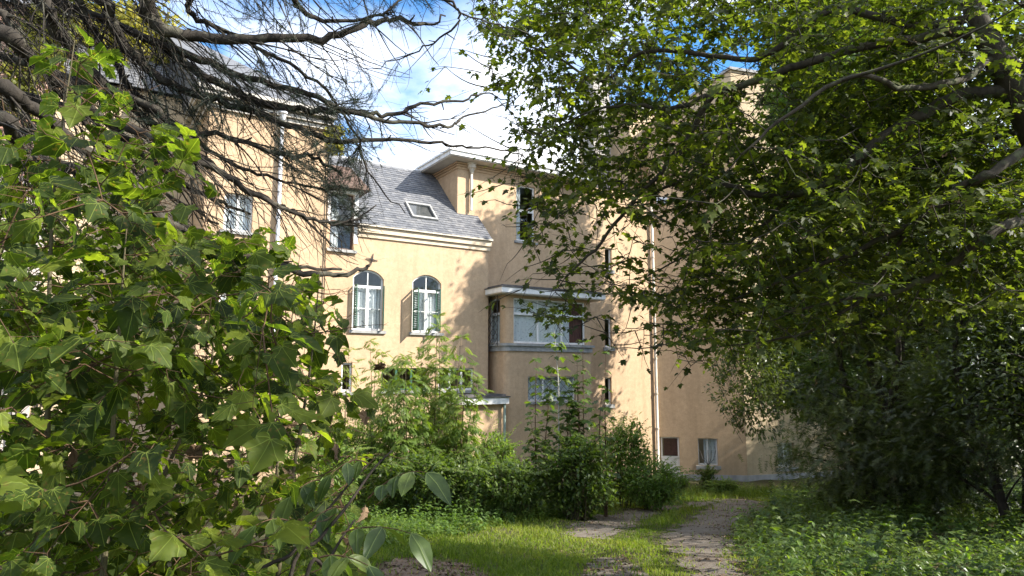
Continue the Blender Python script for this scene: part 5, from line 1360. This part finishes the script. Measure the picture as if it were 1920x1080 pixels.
# ================================================================== RIGHT: DARK TREES
rd = np.random.RandomState(67)
def bigtree(name, label, group, X, Y, H, rx, ry, z0, T, mat, leaf, n, r, tint=(.4, .22), tr=.2, bark='dbark', trunks=1, nclump=90, limbs=10, up=.8, singles=300, minpx=10, flat=.6, profile=None, droopd=-.2):
    b = gpt(X, Y); t = thing(name, b, label, 'tree', group)
    nodes = []
    for k in range(trunks):
        o = np.array((0, 0, 0)) if k == 0 else np.array((r.uniform(-1, 1) * .9, r.uniform(-.7, .7), 0))
        P = smoothline(np.array([b + o * .6 - (0, 0, .2), b + o + (r.normal() * .1, r.normal() * .1, H * .3), b + o * 1.5 + (r.normal() * .25, r.normal() * .25, H * .65), b + o * 2 + (r.normal() * .3, r.normal() * .3, H * .95)]), 6)
        tb = MB(); tb.tube(P, np.linspace(tr * (1 if k == 0 else .7), tr * .15, len(P)), 8); obj('trunk', tb, M[bark], t, smooth=True); nodes.append(P)
    NP = np.concatenate(nodes)
    cl = []
    for _ in range(nclump):
        u = r.uniform(0, 1); z = z0 + (H - z0) * u; w = profile(u) if profile else math.sin(math.pi * (.12 + .86 * u)) ** .7
        a = r.uniform(0, 6.28); q = math.sqrt(r.uniform(.12, 1)) * w
        cl.append(b + np.array((math.cos(a) * rx * q, math.sin(a) * ry * q, z)))
    cl = np.array(cl); tw = MB()
    for i in range(nclump):
        d = np.linalg.norm((NP - cl[i]) * (1, 1, 1.0) + np.array((0, 0, .0)), axis=1) + np.maximum(0, NP[:, 2] - cl[i][2] + .6) * 2
        a = NP[np.argmin(d)]; L_ = np.linalg.norm(cl[i] - a)
        Pq = bez(a, cl[i], sag=.12 * L_, n=6); tw.tube(Pq, np.linspace(.012 + .016 * L_, .008, 6), 5, cap=False)
    per = n // nclump; cen = np.repeat(cl, per, 0); N_ = len(cen)
    cs_ = np.repeat(r.uniform(.55, 1.15, nclump), per)[:, None]
    spread = np.array((rx, ry, (rx + ry) / 2 * flat)) * .30
    q = cen + r.normal(size=(N_, 3)) * spread * cs_ * .62
    q[:, 2] = np.maximum(q[:, 2], ground_z(q[:, 0], q[:, 1]) + .05)
    o_ = nrm(q - (b + np.array((0, 0, H * .4)))); ld = nrm(o_ * .7 + rnd(r, N_) * .8 + np.array((0, 0, droopd)))
    ti = np.clip(tint[0] + tint[1] * (np.repeat(r.normal(size=nclump), per) * .75 + r.normal(size=N_) * .6), .02, .98)
    L = Leaves(); L.add(q, ld, nrm(np.array((0, 0, 1.)) + rnd(r, N_) * up), leaf * r.uniform(.7, 1.25, N_), ti)
    obj('branches', tw, M[bark], t, smooth=True, kind='stuff')
    finish(t, L, T, M[mat], r, singles, minpx=minpx)
    return t
GB = 'dark trees crowding the right side of the drive'
yew = lambda u: (1 - u) ** .55 * (1 if u > .08 else .8)
bigtree('yew_tree', 'dark yew at the bend of the drive, its boughs sweeping down to the ground', GB, 10.3, 19.0, 7.0, 2.9, 2.6, .5, T_SPRIG, 'dark', .34, 15000, rd, (.45, .25), .2, trunks=3, nclump=150, profile=yew, singles=0, up=.5)
bigtree('yew_tree', 'second dark yew to the right of the bend, nearer the viewer', GB, 11.1, 15.2, 5.5, 2.6, 2.2, .9, T_SPRIG, 'dark', .30, 12000, rd, (.38, .25), .16, trunks=2, nclump=130, profile=yew, singles=0, up=.5)
shrub('laurel_bush', 'laurel with small pointed leaves hanging in front of the pale end wall', GB, 1405, 15.2, 1.15, 1.2, 1.75, T_OVA, 'dark', .105, 3600, rd, (.70, .2), base=gpt(7.6, 17.6), coff=(-1.95, -1.3, .45), cz=.88, stems=0, bark='dbark', rough=.4)
bigtree('holly_tree', 'dark glossy-leaved tree with three slim trunks at the right', GB, 11.3, 18.6, 9.0, 3.2, 2.8, 5.2, T_OVA, 'dark', .13, 5500, rd, (.55, .25), .19, trunks=4, nclump=110)
bigtree('holly_tree', 'dark glossy-leaved tree at the far right edge of the picture', GB, 11.5, 13.4, 5.2, 2.7, 2.6, 1.5, T_OVA, 'dark', .11, 12000, rd, (.5, .25), .15, trunks=2, nclump=120)
GC = 'tall trees behind the drive'
bigtree('tall_tree', 'tall broad-crowned tree whose shadow falls on the tower and bay', GC, 15.7, 30.6, 22.5, 3.7, 3.3, 4.0, T_CLU, 'shrub', .60, 36000, rd, (.5, .25), .35, nclump=230, singles=0, profile=lambda u: min(1.25, 1.25 - .35 * u) * (1 if u < .85 else .75))
bigtree('tall_tree', 'tall green tree rising behind the slim trunks at the right', GC, 17.6, 19.8, 11, 4.0, 4.0, 2.5, T_CLU, 'shrub', .5, 9000, rd, (.6, .22), .3, nclump=120, singles=0)
bigtree('tall_tree', 'bushy green tree in sunlight beyond the right edge thicket', GC, 22.0, 21.0, 11, 3.8, 3.8, 1.2, T_CLU, 'bright', .42, 8000, rd, (.35, .25), .25, nclump=110, singles=0)
bigtree('tall_tree', 'farthest tree, pale green, glimpsed between the trunks', GC, 29.0, 36.0, 13, 5, 5, 1.0, T_CLU, 'bright', .6, 7000, rd, (.4, .25), .3, nclump=110, singles=0)

# yellow creeper on the left block and brick gable
ry_ = np.random.RandomState(71)
cb = gpt(*FN.P(n1 - .3, 0, .2)[:2]); crp = thing('creeper', cb, 'yellow-leaved creeper climbing over the brick gable and roof at the upper left', 'climbing plant')
L = Leaves(); tw = MB()
spots = [(250, 60, 75, 55, 300), (150, 30, 60, 40, 220), (320, 90, 36, 30, 120), (80, 70, 40, 60, 120), (40, 160, 40, 70, 90), (200, 130, 40, 30, 80)]
for a, b_, c_, d_, n in spots:
    for _ in range(n):
        v = ry_.normal(size=2) * .5; x, y = a + v[0] * c_, b_ + v[1] * d_
        f = FN if x < 125 else FLk
        k, z = f.px(x, y, .35 if x < 125 else -5.0); p = f.P(k, z, .35 if x < 125 else -5.0) + ry_.normal(size=3) * .18
        m = 5; L.add(p + ry_.normal(size=(m, 3)) * .14, nrm(rnd(ry_, m) + (0, 0, -.8)), nrm(np.tile((.3, -1, .5), (m, 1)) + rnd(ry_, m) * .5), ry_.uniform(.14, .24, m), np.clip((.6 if x > 125 else .12) + ry_.normal(size=m) * .2, .02, .98))
for _ in range(14):
    e = L.p[ry_.randint(len(L.p))][0]; s0 = FN.P(n1 - .3, float(cb[2]), .1); tw.tube(bez(s0, e, n=9, out=np.array((0, 0, 3.))), .02, 4, cap=False)
obj('vine_stems', tw, M['dbark'], crp, kind='stuff'); finish(crp, L, T_MAP, M['creeper'], ry_, 300, minpx=7)
crp2 = thing('creeper', gpt(*FLk.P(l1 + .3, 0, .0)[:2]), 'small yellow-green creeper tuft at the right corner of the left block above the slates', 'climbing plant')
L = Leaves(); tw = MB()
for _ in range(110):
    x, y = 628 + ry_.normal() * 7, ry_.uniform(238, 285); k, z = FLk.px(x, y, .1); p = FLk.P(k, z, .1 + ry_.normal() * .1)
    L.add(p + ry_.normal(size=(4, 3)) * .08, nrm(rnd(ry_, 4) + (0, 0, -.8)), nrm(np.tile((.3, -1, .5), (4, 1)) + rnd(ry_, 4) * .5), ry_.uniform(.1, .17, 4), np.clip(.45 + ry_.normal(size=4) * .2, .02, .98))
k, z = FLk.px(620, 300, .05); tw.tube([FLk.P(l1 - .02, 8.0, .06), FLk.P(l1 - .05, z, .06), FLk.P(k + .1, z + 1.0, .08)], .02, 4)
obj('vine_stems', tw, M['dbark'], crp2, kind='stuff'); finish(crp2, L, T_MAP, M['creeper'], ry_, 300, minpx=7)

# ================================================================== GROUND COVER
rq = np.random.RandomState(83)
def on_tracks(x, y): return inpoly(x, y, TRACK_L) | inpoly(x, y, TRACK_R)
NETP = gpoly([(640, 1010), (655, 960), (700, 930), (760, 925), (830, 935), (930, 930), (1010, 925), (1100, 940), (1160, 948), (1120, 962), (1060, 975), (960, 985), (900, 1000), (790, 1010), (700, 1030)])
RCOV = gpoly([(1450, 935), (1480, 925), (1560, 915), (2100, 900), (2300, 1150), (1460, 1150), (1420, 1085), (1385, 1050), (1372, 1005), (1400, 980), (1445, 962)])
def poly_points(poly, n, r):
    P = np.array(poly); o = []
    while len(o) < n:
        # nearer ground gets more plants to the square metre
        x = r.uniform(P[:, 0].min(), P[:, 0].max(), n * 3); y = r.uniform(P[:, 1].min(), P[:, 1].max(), n * 3)
        k = inpoly(x, y, poly); o += list(zip(x[k], y[k]))
    return np.array(o[:n])
def herbs(name, poly, n, T, mat, leaf, h, nl, r, tint, cat_label=None, stem=True):
    pts = poly_points(poly, n, r); mb = MB(); st = MB(); z = ground_z(pts[:, 0], pts[:, 1])
    hh = r.uniform(h[0], h[1], n) * (1 + .45 * np.sin(pts[:, 0] * 1.7 + 1) * np.cos(pts[:, 1] * 1.3))
    tb = tint[0] + tint[1] * (.6 * np.sin(pts[:, 0] * .9 + pts[:, 1] * .7) + .6 * r.normal(size=n))
    p = np.repeat(np.column_stack([pts, z]), nl, 0); N_ = len(p)
    u = np.tile((np.arange(nl) // 2 + 1) / (nl / 2), n) ; lean = np.repeat(r.normal(size=(n, 2)) * .18, nl, 0)
    p = p + np.column_stack([lean * (u * np.repeat(hh, nl))[:, None], u * np.repeat(hh, nl)])
    a = np.repeat(r.uniform(0, 6.28, n), nl) + np.tile((np.arange(nl) % 2) * math.pi + (np.arange(nl) // 2) * math.pi / 2, n) + r.normal(size=N_) * .3
    ld = nrm(np.column_stack([np.cos(a), np.sin(a), r.uniform(-.5, .35, N_)]))
    put_leaves(mb, T, p, ld, nrm(np.array((0, 0, 1.)) + rnd(r, N_) * .35), leaf * r.uniform(.6, 1.2, N_) * (1.15 - .45 * u), np.clip(np.repeat(tb, nl) + .12 * r.normal(size=N_), .02, .98), r)
    if stem:
        q0 = np.column_stack([pts, z]); q1 = q0 + np.column_stack([lean[::nl] * hh[:, None], hh])
        V = np.stack([q0 - (.003, 0, 0), q0 + (.003, 0, 0), q1], 1).reshape(-1, 3); mb.add(V, tri=np.arange(3 * n).reshape(-1, 3), tint=.2)
    o = obj(name, mb, M[mat], smooth=False, kind='stuff'); return o
herbs('nettles', NETP, 2600, T_NET, 'bright', .12, (.18, .52), 12, rq, (.38, .22))
herbs('ground_cover', RCOV, 5600, T_NET, 'shrub', .12, (.14, .52), 12, rq, (.66, .26))
herbs('ground_cover', RCOV, 900, T_OVA, 'bright', .15, (.2, .55), 8, rq, (.3, .25))
herbs('ground_cover', RCOV, 500, T_MAP, 'shrub', .17, (.25, .75), 8, rq, (.6, .25))
herbs('meadow_weeds', NETP, 500, T_OVA, 'bright', .16, (.1, .35), 8, rq, (.55, .22))
FAR = gpoly([(1160, 945), (1190, 925), (1300, 915), (1420, 916), (1400, 925), (1330, 935), (1260, 942), (1200, 952)])
herbs('wall_foot_weeds', FAR, 380, T_LAN, 'bright', .12, (.12, .40), 10, rq, (.6, .2))
UND = gpoly([(1470, 930), (1560, 905), (2000, 890), (2000, 960), (1500, 950)])
herbs('undergrowth', UND, 900, T_OVA, 'shrub', .11, (.25, .7), 12, rq, (.3, .22))
# grass
def edge_dist(X, Y, poly):
    d = np.full(X.shape, 1e9); P = np.array(poly)
    for i in range(len(P)):
        a, b = P[i - 1], P[i]; ab = b - a; t = np.clip(((X - a[0]) * ab[0] + (Y - a[1]) * ab[1]) / (ab @ ab + 1e-9), 0, 1)
        d = np.minimum(d, np.hypot(X - a[0] - t * ab[0], Y - a[1] - t * ab[1]))
    return d
def grass():
    n = 230000; Y = np.exp(rq.uniform(math.log(6.5), math.log(33.0), n)); X = rq.uniform(-.55, .55, n) * Y + rq.normal(size=n) * .2
    X = np.where(X < -.32 * Y, X * .6, X)
    tr = on_tracks(X, Y); dirt = inpoly(X, Y, DIRT) | inpoly(X, Y, TRACK_N); rc_ = inpoly(X, Y, RCOV)
    ed = np.minimum(np.minimum(edge_dist(X, Y, TRACK_L), edge_dist(X, Y, TRACK_R)), np.minimum(edge_dist(X, Y, DIRT), edge_dist(X, Y, TRACK_N)))
    fuzz = .22 * np.sin(X * 7 + Y * 3) * np.sin(Y * 6 - X * 2) + .12 * np.sin(X * 17 + Y * 13)
    tr_in = np.where(tr, np.clip(.55 - (ed + fuzz) * 2.6, .012, .6), 0); nearedge = np.clip(.35 + (ed + fuzz) * 1.6, .25, 1)
    bald = np.sin(X * 2.1 + 1) * np.sin(Y * 1.7) + np.sin(X * 5.3 + Y * 2.2) * .5
    keep = np.where(tr, rq.uniform(size=n) < tr_in, np.where(dirt, rq.uniform(size=n) < .06, np.where(rc_, rq.uniform(size=n) < .3, rq.uniform(size=n) < np.clip(.95 - .35 * (bald > .7), .2, 1) * nearedge)))
    far = (Y > 16) & (X > 3.5)
    X, Y = X[keep], Y[keep]; n = len(X); far = (Y > 17) & (X > 2.5) & (X < 13); edge = inpoly(X, Y, NETP)
    h = rq.gamma(5, .2, n) * (.065 + .03 * np.sin(X * 1.3) * np.sin(Y * .9)); h = np.where(far, h * 2.1, h); h = np.where(edge, h * 1.8, h)
    h = h * np.clip(.4 + np.minimum(edge_dist(X, Y, TRACK_L), edge_dist(X, Y, TRACK_R)) * 1.1, .4, 1)
    h = np.where((Y > 28) & (X > 6) & (X < 13), h * 1.5, h)
    z = ground_z(X, Y); b = np.column_stack([X, Y, z]); a = rq.uniform(0, 6.28, n); w = .0035 + .0014 * np.sqrt(Y); wd = np.column_stack([np.cos(a), np.sin(a), np.zeros(n)]) * w[:, None]
    le = rq.normal(size=(n, 2)) * .45; mid = b + np.column_stack([le * h[:, None] * .35, h * .6]); tip = b + np.column_stack([le * h[:, None] * 1.1, h * .95])
    V = np.stack([b - wd, b + wd, mid + wd * .75, mid - wd * .75, tip], 1).reshape(-1, 3); i = np.arange(n)[:, None] * 5
    mb = MB(); t = np.clip(.42 + .22 * np.sin(X * .8 + Y * .5) + .2 * rq.normal(size=n) + np.where(bald[keep] > .5, .25, 0), .02, .98)
    mb.add(V, quad=i + np.array([[0, 1, 2, 3]]), tri=i + np.array([[3, 2, 4]]), tint=np.repeat(t, 5))
    obj('grass', mb, M['grass'], smooth=False, kind='stuff')
grass()
def litter():
    P1 = poly_points(TRACK_R, 2300, rq); P2 = poly_points(DIRT, 900, rq); P3 = poly_points(TRACK_L, 350, rq); P4 = poly_points(TRACK_N, 400, rq); P5 = poly_points(RCOV, 2500, rq)
    k = rq.uniform(size=len(P1)) < np.clip((P1[:, 0] - (np.interp(P1[:, 1], [8, 12, 20, 26], [2.4, 2.9, 5.6, 8]))) * .7 + .35, .08, 1)
    P6 = np.column_stack([rq.uniform(-3, 5, 700), rq.uniform(7, 15, 700)])
    P = np.concatenate([P1[k], P2, P3, P4, P5, P6]); n = len(P); z = ground_z(P[:, 0], P[:, 1]) + .02
    mb = MB(); a = rq.uniform(0, 6.28, n)
    put_leaves(mb, TD + T_LAN, np.column_stack([P, z]), np.column_stack([np.cos(a), np.sin(a), rq.uniform(-.1, .25, n)]), nrm(np.array((0, 0, 1.)) + rnd(rq, n) * .5), rq.uniform(.025, .065, n), rq.uniform(0, 1, n) ** 1.4, rq)
    obj('leaf_litter', mb, M['deadleaf'], kind='stuff')
litter()
